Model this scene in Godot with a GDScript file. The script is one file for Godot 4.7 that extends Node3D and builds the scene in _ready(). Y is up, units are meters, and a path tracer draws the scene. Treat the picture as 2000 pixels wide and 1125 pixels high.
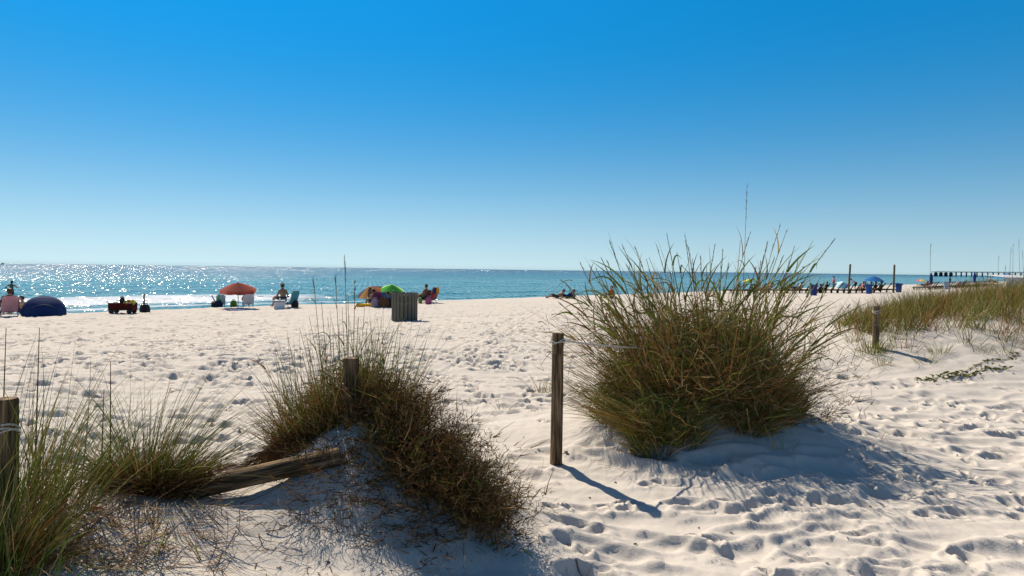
extends Node3D

# ---------------------------------------------------------------- camera numbers
const FOC := 1333.0            # focal length in photo pixels (photo 2000 x 1125)
const EYE := Vector3(0.0, 1.8, 0.0)
const SEA_LEVEL := -1.0
const SHORE := Vector2(0.669, 0.743)   # direction along the waterline (x, forward)
const TO_SEA := Vector2(-0.743, 0.669) # direction out to sea (x, forward)
const SEA_YAW := 0.838                 # turns a thing whose front is -Z to face the sea
var eye_basis: Basis
var to_sun: Vector3
var rng := RandomNumberGenerator.new()
var used_names := {}
var mat := {}

# ---------------------------------------------------------------- mesh collector
class Shape:
	var v := PackedVector3Array()
	var n := PackedVector3Array()
	var c := PackedColorArray()
	var uv := PackedVector2Array()
	var ix := PackedInt32Array()
	func vert(p: Vector3, nn: Vector3, col: Color, t := Vector2.ZERO) -> int:
		v.push_back(p); n.push_back(nn); c.push_back(col); uv.push_back(t)
		return v.size() - 1
	func tri(a: int, b: int, d: int) -> void:
		ix.push_back(a); ix.push_back(b); ix.push_back(d)
	func quad(a: Vector3, b: Vector3, d: Vector3, e: Vector3, col := Color.WHITE) -> void:
		# a b d e run clockwise seen from the front
		var nn := (d - a).cross(b - a)
		nn = nn.normalized() if nn.length() > 1e-9 else Vector3.UP
		var i := vert(a, nn, col, Vector2(0, 0)); vert(b, nn, col, Vector2(1, 0)); vert(d, nn, col, Vector2(1, 1)); vert(e, nn, col, Vector2(0, 1))
		tri(i, i + 1, i + 2); tri(i, i + 2, i + 3)
	func box(tf: Transform3D, s: Vector3, col := Color.WHITE) -> void:
		var h := s * 0.5
		var p := []
		for k in 8:
			p.append(tf * Vector3(h.x if k & 1 else -h.x, h.y if k & 2 else -h.y, h.z if k & 4 else -h.z))
		quad(p[2], p[3], p[1], p[0], col)  # -z
		quad(p[7], p[6], p[4], p[5], col)  # +z
		quad(p[6], p[2], p[0], p[4], col)  # -x
		quad(p[3], p[7], p[5], p[1], col)  # +x
		quad(p[6], p[7], p[3], p[2], col)  # +y
		quad(p[0], p[1], p[5], p[4], col)  # -y
	func tube(path: PackedVector3Array, radii: PackedFloat32Array, sides: int, col := Color.WHITE, caps := true) -> void:
		var m := path.size()
		var side := Vector3.ZERO
		var first := v.size()
		var run := 0.0
		for k in m:
			var t: Vector3 = (path[mini(k + 1, m - 1)] - path[maxi(k - 1, 0)]).normalized()
			if side == Vector3.ZERO:
				side = t.cross(Vector3.UP if absf(t.y) < 0.9 else Vector3.RIGHT).normalized()
			side = (side - t * side.dot(t)).normalized()
			var other := t.cross(side)
			if k > 0:
				run += path[k].distance_to(path[k - 1])
			for q in sides + 1:
				var a := TAU * q / sides
				var nn := side * cos(a) + other * sin(a)
				vert(path[k] + nn * radii[k], nn, col, Vector2(float(q) / sides, run))
		for k in m - 1:
			for q in sides:
				var a := first + k * (sides + 1) + q
				var b := a + sides + 1
				tri(a, b, a + 1); tri(a + 1, b, b + 1)
		if caps:
			for e in [0, m - 1]:
				var ce: Vector3 = path[e]
				var nn: Vector3 = (path[0] - path[1]).normalized() if e == 0 else (path[m - 1] - path[m - 2]).normalized()
				var ci := vert(ce, nn, col, Vector2(0.5, 0.5))
				var ring := v.size()
				for q in sides + 1:
					vert(v[first + e * (sides + 1) + q], nn, col, Vector2(0.5, 0.5))
				for q in sides:
					if e == 0:
						tri(ci, ring + q, ring + q + 1)
					else:
						tri(ci, ring + q + 1, ring + q)
	func blade(root: Vector3, dir: Vector3, length: float, width: float, droop: Vector3, segs: int, col: Color, face: Vector3) -> void:
		# a tapering ribbon that bends by droop * t^2
		var first := v.size()
		for k in segs + 1:
			var t := float(k) / segs
			var p := root + dir * (length * t) + droop * (length * t * t)
			var tang := (dir + droop * (2.0 * t)).normalized()
			var side := tang.cross(face).normalized()
			var w := width * 0.5 * (1.0 - pow(t, 1.6)) + 0.0004
			var nn := side.cross(tang)
			vert(p - side * w, nn, col); vert(p + side * w, nn, col)
		for k in segs:
			var a := first + k * 2
			tri(a, a + 2, a + 1); tri(a + 1, a + 2, a + 3)
	func mesh() -> ArrayMesh:
		var arr := []
		arr.resize(Mesh.ARRAY_MAX)
		arr[Mesh.ARRAY_VERTEX] = v
		arr[Mesh.ARRAY_NORMAL] = n
		arr[Mesh.ARRAY_COLOR] = c
		arr[Mesh.ARRAY_TEX_UV] = uv
		arr[Mesh.ARRAY_INDEX] = ix
		var m := ArrayMesh.new()
		m.add_surface_from_arrays(Mesh.PRIMITIVE_TRIANGLES, arr)
		return m

# ---------------------------------------------------------------- node helpers
func numbered(called: String) -> String:
	var k: int = used_names.get(called, 0)
	used_names[called] = k + 1
	return called if k == 0 else "%s_%03d" % [called, k]

func tag(o: Node3D, label: String, category: String, group := "") -> void:
	o.set_meta("label", label)
	o.set_meta("category", category)
	if group:
		o.set_meta("group", group)

func thing(called: String, label: String, category: String, at := Vector3.ZERO, turn := 0.0, group := "") -> Node3D:
	var o := Node3D.new()
	o.name = numbered(called)
	add_child(o)
	o.position = at
	o.rotation.y = turn
	tag(o, label, category, group)
	return o

func put(called: String, s: Shape, m: Material, parent: Node3D) -> MeshInstance3D:
	return put_mesh(called, s.mesh(), m, parent)

func put_mesh(called: String, me: Mesh, m: Material, parent: Node3D) -> MeshInstance3D:
	var o := MeshInstance3D.new()
	o.name = numbered(called) if parent == self else called
	o.mesh = me
	o.material_override = m
	parent.add_child(o, true)
	return o

func dup(root: Node3D, at: Vector3, turn: float, label := "", group := "") -> Node3D:
	var base := String(root.name)
	var r: Node3D = root.duplicate()
	r.name = numbered(base)
	add_child(r)
	r.position = at
	r.rotation.y = turn
	if label:
		r.set_meta("label", label)
	if group:
		r.set_meta("group", group)
	return r

func lin(r: float, g: float, b: float) -> Color:
	return Color(r, g, b).linear_to_srgb()

func paint(r: float, g: float, b: float, rough := 0.7, spec := 0.4) -> StandardMaterial3D:
	var key := "p%f_%f_%f_%f_%f" % [r, g, b, rough, spec]
	if not mat.has(key):
		var m := StandardMaterial3D.new()
		m.albedo_color = lin(r, g, b)
		m.roughness = rough
		m.metallic_specular = spec
		mat[key] = m
	return mat[key]

func cloth(r: float, g: float, b: float, glow := 0.35) -> StandardMaterial3D:
	# thin fabric: some of the sun behind it comes through
	var key := "c%f_%f_%f_%f" % [r, g, b, glow]
	if not mat.has(key):
		var m := StandardMaterial3D.new()
		m.albedo_color = lin(r, g, b)
		m.roughness = 0.85
		m.metallic_specular = 0.2
		m.backlight_enabled = true
		m.backlight = Color(glow, glow, glow)
		mat[key] = m
	return mat[key]

# ---------------------------------------------------------------- photo pixel -> place
func ray(px: float, py: float) -> Vector3:
	return eye_basis * Vector3((px - 1000.0) / FOC, (562.5 - py) / FOC, -1.0)

func on_sand(px: float, py: float) -> Vector3:
	var d := ray(px, py)
	var a := 1.0
	var b := 1.0
	while b < 600.0:
		b = a * 1.03
		var p := EYE + d * b
		if p.y < sand(p.x, p.z):
			break
		a = b
	for k in 24:
		var t := (a + b) * 0.5
		var p := EYE + d * t
		if p.y < sand(p.x, p.z):
			b = t
		else:
			a = t
	var hit := EYE + d * b
	return Vector3(hit.x, sand(hit.x, hit.z), hit.z)

func on_sea(px: float, py: float) -> Vector3:
	var d := ray(px, py)
	return EYE + d * ((SEA_LEVEL - EYE.y) / d.y)

func at_depth(px: float, py: float, depth: float) -> Vector3:
	var d := ray(px, py)
	return EYE + d * (depth / -d.z)

func grounded(p: Vector3, lift := 0.0) -> Vector3:
	return Vector3(p.x, sand(p.x, p.z) + lift, p.z)

# ---------------------------------------------------------------- the lie of the land
var profile := [[-200.0, 0.5], [-30.0, 0.25], [3.0, 0.0], [14.0, 0.1], [20.0, -0.12], [28.0, -0.25], [33.0, -0.31], [37.0, -0.55], [45.0, -1.02], [70.0, -1.9], [400.0, -3.0]]
# mounds: x, forward, height, width across, width along
var mounds := [
	[2.0, 7.45, 0.52, 0.98, 0.80],
	[-1.12, 5.12, 0.52, 0.46, 0.50],
	[-0.5, 4.75, 0.26, 0.50, 0.42],
	[-2.75, 3.85, 0.44, 0.95, 1.05],
	[7.6, 13.0, 0.55, 2.0, 1.7],
	[12.5, 15.0, 1.2, 3.2, 2.8],
	[20.0, 19.0, 1.2, 5.0, 4.0]]
var lumps := FastNoiseLite.new()
var wind := FastNoiseLite.new()

func mound_height(x: float, fwd: float) -> float:
	var h := 0.0
	for m in mounds:
		var a: float = (x - m[0]) / m[3]
		var b: float = (fwd - m[1]) / m[4]
		var q := a * a + b * b
		if q < 12.0:
			h += m[2] * exp(-0.5 * q)
	return h

func land(x: float, z: float) -> float:
	var fwd := -z
	var d := TO_SEA.x * x + TO_SEA.y * fwd
	var y: float = profile[0][1]
	for k in profile.size() - 1:
		var p: Array = profile[k]
		var q: Array = profile[k + 1]
		if d >= p[0] and d < q[0]:
			var t: float = (d - p[0]) / (q[0] - p[0])
			y = lerpf(p[1], q[1], t * t * (3.0 - 2.0 * t))
			break
	if d >= 400.0:
		y = -3.0
	var roll := lumps.get_noise_2d(x, fwd) * 0.07 if d < 40.0 else 0.0
	return y + mound_height(x, fwd) + roll

# the sheet of sand is a fan of rings round the photographer's feet, finer in front
var ring := PackedFloat32Array()
var spoke := PackedFloat32Array()
var high := PackedFloat32Array()
const R0 := 2.0
const R1 := 46.0
const NEAR_RINGS := 16
const RINGS := 700
const FAR_RINGS := 70
const HALF_FAN := 0.71
const SPOKES := 720
const SIDE_SPOKES := 44

func ring_at(r: float) -> float:
	if r < R0:
		return r / R0 * NEAR_RINGS
	if r < R1:
		return NEAR_RINGS + log(r / R0) / log(R1 / R0) * RINGS
	return NEAR_RINGS + RINGS + log(r / R1) / log(2500.0 / R1) * FAR_RINGS

func spoke_at(a: float) -> float:
	if a < -HALF_FAN:
		return (a + PI) / (PI - HALF_FAN) * SIDE_SPOKES
	if a < HALF_FAN:
		return SIDE_SPOKES + (a + HALF_FAN) / (2.0 * HALF_FAN) * SPOKES
	return SIDE_SPOKES + SPOKES + (a - HALF_FAN) / (PI - HALF_FAN) * SIDE_SPOKES

func sand(x: float, z: float) -> float:
	if high.is_empty():
		return land(x, z)
	var r := clampf(ring_at(Vector2(x, z).length()), 0.0, ring.size() - 1.001)
	var s := clampf(spoke_at(atan2(x, -z)), 0.0, spoke.size() - 1.001)
	var i := int(r)
	var j := int(s)
	var w := spoke.size()
	var a := lerpf(high[i * w + j], high[i * w + j + 1], s - j)
	var b := lerpf(high[(i + 1) * w + j], high[(i + 1) * w + j + 1], s - j)
	return lerpf(a, b, r - i)

func press(dent: PackedFloat32Array, x: float, fwd: float, along: float, across: float, turn: float, deep: float) -> void:
	# one footprint pressed into the sheet: a steep-walled hollow with a low rim
	var r := Vector2(x, fwd).length()
	var reach := along * 1.7
	var r_lo := maxi(int(ring_at(maxf(r - reach, 0.1))), 0)
	var r_hi := mini(int(ring_at(r + reach)) + 1, ring.size() - 1)
	var a := atan2(x, fwd)
	var da := reach / maxf(r, 0.5)
	var s_lo := maxi(int(spoke_at(maxf(a - da, -PI))), 0)
	var s_hi := mini(int(spoke_at(minf(a + da, PI))) + 1, spoke.size() - 1)
	var c := cos(turn)
	var s := sin(turn)
	var w := spoke.size()
	for i in range(r_lo, r_hi + 1):
		for j in range(s_lo, s_hi + 1):
			var dx := ring[i] * sin(spoke[j]) - x
			var df := ring[i] * cos(spoke[j]) - fwd
			var u := (dx * c + df * s) / along
			var v := (-dx * s + df * c) / across
			var q := u * u + v * v
			if q < 1.0:
				dent[i * w + j] -= deep * minf(1.0, (1.0 - q) * 2.0) * (1.0 + 0.35 * u)
			elif q < 2.6:
				dent[i * w + j] += deep * 0.28 * sin((q - 1.0) / 1.6 * PI)

func drift(dent: PackedFloat32Array, x: float, fwd: float, along: float, across: float, turn: float, deep: float) -> void:
	# an old print that the wind has half filled: a long gentle ramp up to a steep seaward lip
	var r := Vector2(x, fwd).length()
	var reach := along * 1.5
	var r_lo := maxi(int(ring_at(maxf(r - reach, 0.1))), 0)
	var r_hi := mini(int(ring_at(r + reach)) + 1, ring.size() - 1)
	var a := atan2(x, fwd)
	var da := reach / maxf(r, 0.5)
	var s_lo := maxi(int(spoke_at(maxf(a - da, -PI))), 0)
	var s_hi := mini(int(spoke_at(minf(a + da, PI))) + 1, spoke.size() - 1)
	var c := cos(turn)
	var s := sin(turn)
	var w := spoke.size()
	for i in range(r_lo, r_hi + 1):
		for j in range(s_lo, s_hi + 1):
			var dx := ring[i] * sin(spoke[j]) - x
			var df := ring[i] * cos(spoke[j]) - fwd
			var u := (dx * c + df * s) / along
			var v := (-dx * s + df * c) / across
			var q := u * u + v * v
			if q < 1.0:
				dent[i * w + j] -= deep * pow(1.0 - q, 0.75) * (0.6 + 0.75 * v)
			elif q < 2.2 and v > -0.3:
				dent[i * w + j] += deep * 0.32 * sin((q - 1.0) / 1.2 * PI)

func walked(x: float, fwd: float) -> bool:
	if TO_SEA.x * x + TO_SEA.y * fwd > 35.0:
		return false
	var m := mound_height(x, fwd)
	if m > 0.16 and rng.randf() < minf(1.0, m * 4.0):
		return false
	if x < 0.25 and fwd < 5.2 and rng.randf() < 0.97:
		return false
	return not (lumps.get_noise_2d(x * 1.6 + 90.0, fwd * 1.6) < -0.25 and rng.randf() < 0.8)

func build_ground() -> void:
	lumps.seed = 11; lumps.frequency = 0.16; lumps.fractal_octaves = 3
	wind.seed = 5; wind.frequency = 1.0; wind.fractal_octaves = 2
	for i in NEAR_RINGS:
		ring.push_back(R0 * i / NEAR_RINGS)
	for i in RINGS:
		ring.push_back(R0 * pow(R1 / R0, float(i) / RINGS))
	for i in FAR_RINGS + 1:
		ring.push_back(R1 * pow(2500.0 / R1, float(i) / FAR_RINGS))
	for j in SIDE_SPOKES:
		spoke.push_back(-PI + (PI - HALF_FAN) * j / SIDE_SPOKES)
	for j in SPOKES:
		spoke.push_back(-HALF_FAN + 2.0 * HALF_FAN * j / SPOKES)
	for j in SIDE_SPOKES + 1:
		spoke.push_back(HALF_FAN + (PI - HALF_FAN) * j / SIDE_SPOKES)
	var w := spoke.size()
	var nr := ring.size()
	var ys := PackedFloat32Array(); ys.resize(w * nr)
	var dent := PackedFloat32Array(); dent.resize(w * nr)
	for i in nr:
		for j in w:
			var x := ring[i] * sin(spoke[j])
			var z := -ring[i] * cos(spoke[j])
			var y := land(x, z)
			if ring[i] < 40.0:
				# small wind-blown unevenness
				y += wind.get_noise_2d(x * 1.3, z * 1.3) * 0.018 + wind.get_noise_2d(x * 0.8 + z * 0.3, z * 2.7 + 31.0) * 0.020 + wind.get_noise_2d(x * 4.0 + 50.0, z * 3.0) * 0.007 + wind.get_noise_2d(x * 13.0, z * 13.0 + 9.0) * 0.0025
			ys[i * w + j] = y
	rng.seed = 4
	# trampled sand: old slumped hollows, crowded on the open beach, few on the dunes
	for k in 12500:
		var fwd := 2.0 + 40.0 * pow(rng.randf(), 1.1)
		var x := rng.randf_range(-0.85, 0.95) * fwd
		if not walked(x, fwd) or (fwd < 11.0 and rng.randf() < 0.58):
			continue
		var big := rng.randf_range(0.6, 1.25)
		var soft := 1.0 - smoothstep(5.0, 13.0, fwd)   # the sand by the dunes is loose and its prints have slumped
		if rng.randf() < soft * 1.4:
			drift(dent, x, fwd, rng.randf_range(0.17, 0.34) * big, rng.randf_range(0.10, 0.17) * big, rng.randfn(-0.15, 0.35), rng.randf_range(0.022, 0.052))
		else:
			press(dent, x, fwd, 0.17 * big, rng.randf_range(0.07, 0.12) * big, rng.randf() * TAU, rng.randf_range(0.025, 0.078) * (1.0 - 0.5 * soft))
	# people's trails: heel and ball of each foot, left and right in turn
	for k in 280:
		var fwd := 4.0 + 36.0 * pow(rng.randf(), 1.3)
		var x := rng.randf_range(-0.8, 0.9) * fwd
		var way := rng.randf() * TAU
		if rng.randf() < 0.6:
			way = atan2(TO_SEA.y, TO_SEA.x) + rng.randfn(0.0, 0.4) + (PI if rng.randf() < 0.5 else 0.0)
		var deep := rng.randf_range(0.022, 0.045)
		var size := rng.randf_range(0.8, 1.15)
		for q in rng.randi_range(8, 34):
			way += rng.randfn(0.0, 0.06)
			x += cos(way) * 0.62 * size
			fwd += sin(way) * 0.62 * size
			if fwd < 2.0 or not walked(x, fwd):
				continue
			var sd := (0.10 if q % 2 == 0 else -0.10)
			var fx := x - sin(way) * sd
			var ff := fwd + cos(way) * sd
			press(dent, fx + cos(way) * 0.075 * size, ff + sin(way) * 0.075 * size, 0.085 * size, 0.058 * size, way, deep)
			press(dent, fx - cos(way) * 0.085 * size, ff - sin(way) * 0.085 * size, 0.06 * size, 0.045 * size, way, deep * 1.1)
	# a cart's two wheel tracks run down to the water
	var t0 := on_land(805, 742)
	var t1 := on_land(1062, 600)
	for k in 150:
		var t := k / 150.0
		var mid := t0.lerp(t1, t)
		var side := Vector2(t1.z - t0.z, -(t1.x - t0.x)).normalized() * 0.27
		for e in [-1.0, 1.0]:
			var bend := sin(t * 5.0) * 0.15
			press(dent, mid.x + side.x * e + bend, -(mid.z + side.y * e), 0.11, 0.07, rng.randf() * TAU, 0.03)
	high.resize(w * nr)
	for k in w * nr:
		high[k] = ys[k] + clampf(dent[k], -0.085, 0.03)
	var v := PackedVector3Array(); v.resize(w * nr)
	var n := PackedVector3Array(); n.resize(w * nr)
	var c := PackedColorArray(); c.resize(w * nr)
	for i in nr:
		for j in w:
			v[i * w + j] = Vector3(ring[i] * sin(spoke[j]), high[i * w + j], -ring[i] * cos(spoke[j]))
	for i in nr:
		for j in w:
			var k := i * w + j
			var a := v[mini(i + 1, nr - 1) * w + j] - v[maxi(i - 1, 0) * w + j]
			var b := v[i * w + mini(j + 1, w - 1)] - v[i * w + maxi(j - 1, 0)]
			var nn := b.cross(a)
			n[k] = nn.normalized() if nn.length() > 1e-12 else Vector3.UP
			if n[k].y < 0.0:
				n[k] = -n[k]
			var p := v[k]
			# quartz sand: patches a little greyer or yellower
			var patch := lumps.get_noise_2d(p.x * 3.0 + 300.0, p.z * 3.0) * 0.06
			c[k] = Color(1.0 + patch, 1.0 + patch * 0.8, 1.0 + patch * 0.5)
	var ix := PackedInt32Array()
	for i in nr - 1:
		for j in w - 1:
			var p := v[i * w + j]
			if TO_SEA.x * p.x - TO_SEA.y * p.z > 75.0:
				continue
			var a := i * w + j
			ix.push_back(a); ix.push_back(a + w); ix.push_back(a + 1)
			ix.push_back(a + 1); ix.push_back(a + w); ix.push_back(a + w + 1)
	var arr := []
	arr.resize(Mesh.ARRAY_MAX)
	arr[Mesh.ARRAY_VERTEX] = v
	arr[Mesh.ARRAY_NORMAL] = n
	arr[Mesh.ARRAY_COLOR] = c
	arr[Mesh.ARRAY_INDEX] = ix
	var me := ArrayMesh.new()
	me.add_surface_from_arrays(Mesh.PRIMITIVE_TRIANGLES, arr)
	var g := put_mesh("beach_sand", me, mat.sand, self)
	g.set_meta("kind", "structure")
	tag(g, "pale quartz sand beach trampled with footprints and low dune mounds", "sand")

func on_land(px: float, py: float) -> Vector3:
	return on_sand(px, py)

# ---------------------------------------------------------------- the sea
var chop := FastNoiseLite.new()

func swell(d: float, t: float) -> Vector2:
	# height of the water and how foamy it is, by distance out to sea and along the shore
	var bend := chop.get_noise_2d(t * 0.35, 3.0) * 5.0
	var y := 0.0
	var foam := 0.0
	# the bar where the swell breaks
	var big := 0.30 * smoothstep(46.0, 22.0, t) + 0.12
	var q := d - 56.0 - bend * 0.35
	var crest := exp(-q * q / (2.2 if q < 0.0 else 9.0))
	y += big * crest
	if q > -5.5 and q < 0.6:
		var churn := chop.get_noise_2d(t * 2.2, d * 4.0) * 0.5 + 0.5
		var amount := smoothstep(44.0, 26.0, t) * (1.0 - absf(q + 1.6) / 4.2)
		amount += smoothstep(0.45, 0.7, chop.get_noise_2d(t * 0.6 + 70.0, 9.0)) * (1.0 - absf(q + 0.4) / 1.2) * 1.4
		foam = clampf(amount * 1.9 - churn, 0.0, 1.0)
	# wash on the sand's edge
	var w := d - 47.0 - bend * 0.4
	var edge := exp(-w * w / 1.4)
	y += 0.08 * edge
	foam = maxf(foam, clampf(edge * smoothstep(60.0, 20.0, t) * 1.3 - (chop.get_noise_2d(t * 3.0, d * 3.0) * 0.5 + 0.5), 0.0, 1.0))
	# unbroken swell behind
	var far := smoothstep(60.0, 80.0, d) * smoothstep(900.0, 300.0, d)
	var ph := (d + bend * 1.6) / 15.0 * TAU
	y += far * 0.13 * pow(0.5 + 0.5 * sin(ph), 2.0)
	if d < 900.0:
		y += chop.get_noise_2d(t * 1.1, d * 2.2 + 40.0) * 0.05 + chop.get_noise_2d(t * 5.0, d * 8.0) * 0.02
	return Vector2(y, foam)

func build_sea() -> void:
	chop.seed = 21; chop.frequency = 0.09; chop.fractal_octaves = 3
	var rr := PackedFloat32Array()
	var r := 36.0
	while r < 16000.0:
		rr.push_back(r)
		r += maxf(0.33, (r - 80.0) * 0.022)
	var aa := PackedFloat32Array()
	for j in 30:
		aa.push_back(-2.2 + (2.2 - 0.72) * j / 30.0)
	for j in 440:
		aa.push_back(-0.72 + 1.44 * j / 440.0)
	for j in 21:
		aa.push_back(0.72 + 0.5 * j / 20.0)
	var w := aa.size()
	var nr := rr.size()
	var v := PackedVector3Array(); v.resize(w * nr)
	var n := PackedVector3Array(); n.resize(w * nr)
	var c := PackedColorArray(); c.resize(w * nr)
	var uv := PackedVector2Array(); uv.resize(w * nr)
	var off := PackedFloat32Array(); off.resize(w * nr)
	var shallow := Color(0.036, 0.155, 0.165)
	var bar := Color(0.030, 0.150, 0.170)
	var middle := Color(0.006, 0.068, 0.112)
	var deep := Color(0.003, 0.030, 0.070)
	var foam_white := Color(0.80, 0.81, 0.81)
	for i in nr:
		for j in w:
			var x := rr[i] * sin(aa[j])
			var f := rr[i] * cos(aa[j])
			var d := TO_SEA.x * x + TO_SEA.y * f
			var t := SHORE.x * x + SHORE.y * f
			var k := i * w + j
			off[k] = d
			var s := swell(d, t) if d > 38.0 and d < 1000.0 else Vector2.ZERO
			v[k] = Vector3(x, SEA_LEVEL + s.x, -f)
			var warp := chop.get_noise_2d(t * 0.05 + 11.0, d * 0.05) * 9.0
			uv[k] = Vector2((t + warp) / 25.0 + d / 60.0, (d + warp * 0.7) / 21.0)
			# the water over the bars and in the deeps has its own colour
			var dd := d + chop.get_noise_2d(t * 0.25, d * 0.25 + 200.0) * 0.35 * d
			var col := shallow.lerp(bar, smoothstep(60.0, 90.0, dd)).lerp(middle, smoothstep(110.0, 260.0, dd)).lerp(deep, smoothstep(260.0, 700.0, dd))
			c[k] = col.lerp(foam_white, s.y)
	for i in nr:
		for j in w:
			var k := i * w + j
			var a := v[mini(i + 1, nr - 1) * w + j] - v[maxi(i - 1, 0) * w + j]
			var b := v[i * w + mini(j + 1, w - 1)] - v[i * w + maxi(j - 1, 0)]
			n[k] = b.cross(a).normalized()
			if n[k].y < 0.0:
				n[k] = -n[k]
	var me := ArrayMesh.new()
	var zones := [[41.0, 130.0, mat.water], [130.0, 420.0, mat.water_middle], [420.0, 1.0e6, mat.water_far]]
	for zone in zones:
		var ix := PackedInt32Array()
		for i in nr - 1:
			for j in w - 1:
				var a := i * w + j
				var far := maxf(off[a], maxf(off[a + w], off[a + 1]))
				if far < zone[0] or far >= zone[1]:
					continue
				ix.push_back(a); ix.push_back(a + w); ix.push_back(a + 1)
				ix.push_back(a + 1); ix.push_back(a + w); ix.push_back(a + w + 1)
		var arr := []
		arr.resize(Mesh.ARRAY_MAX)
		arr[Mesh.ARRAY_VERTEX] = v
		arr[Mesh.ARRAY_NORMAL] = n
		arr[Mesh.ARRAY_COLOR] = c
		arr[Mesh.ARRAY_TEX_UV] = uv
		arr[Mesh.ARRAY_INDEX] = ix
		me.add_surface_from_arrays(Mesh.PRIMITIVE_TRIANGLES, arr)
		me.surface_set_material(me.get_surface_count() - 1, zone[2])
	var o := put_mesh("sea", me, null, self)
	o.set_meta("kind", "structure")
	tag(o, "turquoise sea with small breaking waves and sun glitter", "sea")

# ---------------------------------------------------------------- wood and rope
func wood_shape(height: float, radius: float, lean: Vector3, seed_: int) -> Shape:
	# a weathered round post: slightly out of round, split along the grain, its top edge worn
	var s := Shape.new()
	var no := FastNoiseLite.new()
	no.seed = seed_; no.frequency = 1.0
	var sides := 28
	var rows := 18
	var split := rng.randf() * TAU
	for k in rows + 1:
		var t := float(k) / rows
		var y := -0.25 + (height + 0.25) * t
		var r := radius * (1.04 - 0.06 * t)
		if k == rows:
			r *= 0.93
		elif k == rows - 1:
			y = height - radius * 0.12
		for q in sides + 1:
			var a := TAU * (q % sides) / sides
			var rr := r * (1.0 + 0.035 * no.get_noise_3d(cos(a) * 1.2, y * 1.5, sin(a) * 1.2) + 0.02 * no.get_noise_3d(cos(a) * 6.0, y * 2.0, sin(a) * 6.0))
			var da := absf(wrapf(a - split - 0.25 * sin(y * 3.0), -PI, PI))
			rr -= radius * 0.16 * exp(-da * da / 0.006) * smoothstep(-0.1, 0.4, t)
			s.vert(Vector3(cos(a) * rr, y, sin(a) * rr) + lean * maxf(y, 0.0), Vector3(cos(a), 0.0, sin(a)), Color.WHITE, Vector2(float(q) / sides, y))
	for k in rows:
		for q in sides:
			var a := k * (sides + 1) + q
			s.tri(a, a + 1, a + sides + 1); s.tri(a + 1, a + sides + 2, a + sides + 1)
	var mid := s.vert(Vector3(0, height + 0.004, 0) + lean * height, Vector3.UP, Color.WHITE, Vector2(0.5, 0.5))
	var top := s.v.size()
	for q in sides + 1:
		var p := s.v[rows * (sides + 1) + q]
		s.vert(p, Vector3.UP, Color.WHITE, Vector2(0.5 + 0.1 * cos(TAU * q / sides), 0.5 + 0.1 * sin(TAU * q / sides)))
	for q in sides:
		s.tri(mid, top + q, top + q + 1)
	return s

func wood_post(base: Vector3, height: float, radius: float, lean: Vector3, label: String, seed_: int) -> Node3D:
	var t := thing("wooden_post", label, "post", base, 0.0, "rope fence posts")
	put("timber", wood_shape(height, radius, lean, seed_), mat.wood, t)
	return t

func rope_path(path: PackedVector3Array, thick: float, strands: int, pitch: float) -> Shape:
	# strands laid round each other
	var s := Shape.new()
	for e in strands:
		var line := PackedVector3Array()
		var radii := PackedFloat32Array()
		var run := 0.0
		for k in path.size():
			var tn: Vector3 = (path[mini(k + 1, path.size() - 1)] - path[maxi(k - 1, 0)]).normalized()
			var a := tn.cross(Vector3.UP if absf(tn.y) < 0.9 else Vector3.RIGHT).normalized()
			var b := tn.cross(a)
			if k > 0:
				run += path[k].distance_to(path[k - 1])
			var ph := run / pitch * TAU + TAU * e / strands
			line.push_back(path[k] + (a * cos(ph) + b * sin(ph)) * thick * 0.5)
			radii.push_back(thick * 0.55)
		s.tube(line, radii, 6)
	return s

func knot(parent: Node3D, y: float, radius: float, lean: Vector3, seed_: int) -> void:
	var pr := RandomNumberGenerator.new(); pr.seed = seed_
	var path := PackedVector3Array()
	for k in 90:
		var t := k / 89.0
		var a := t * TAU * 2.4 + seed_
		path.push_back(lean * y + Vector3(cos(a) * (radius + 0.009), y + 0.022 * sin(t * 9.0 + seed_) + 0.012 * sin(a * 2.0), sin(a) * (radius + 0.009)))
	put("rope_hitch", rope_path(path, 0.010 if radius > 0.055 else 0.006, 2, 0.05), mat.rope, parent)

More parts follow.
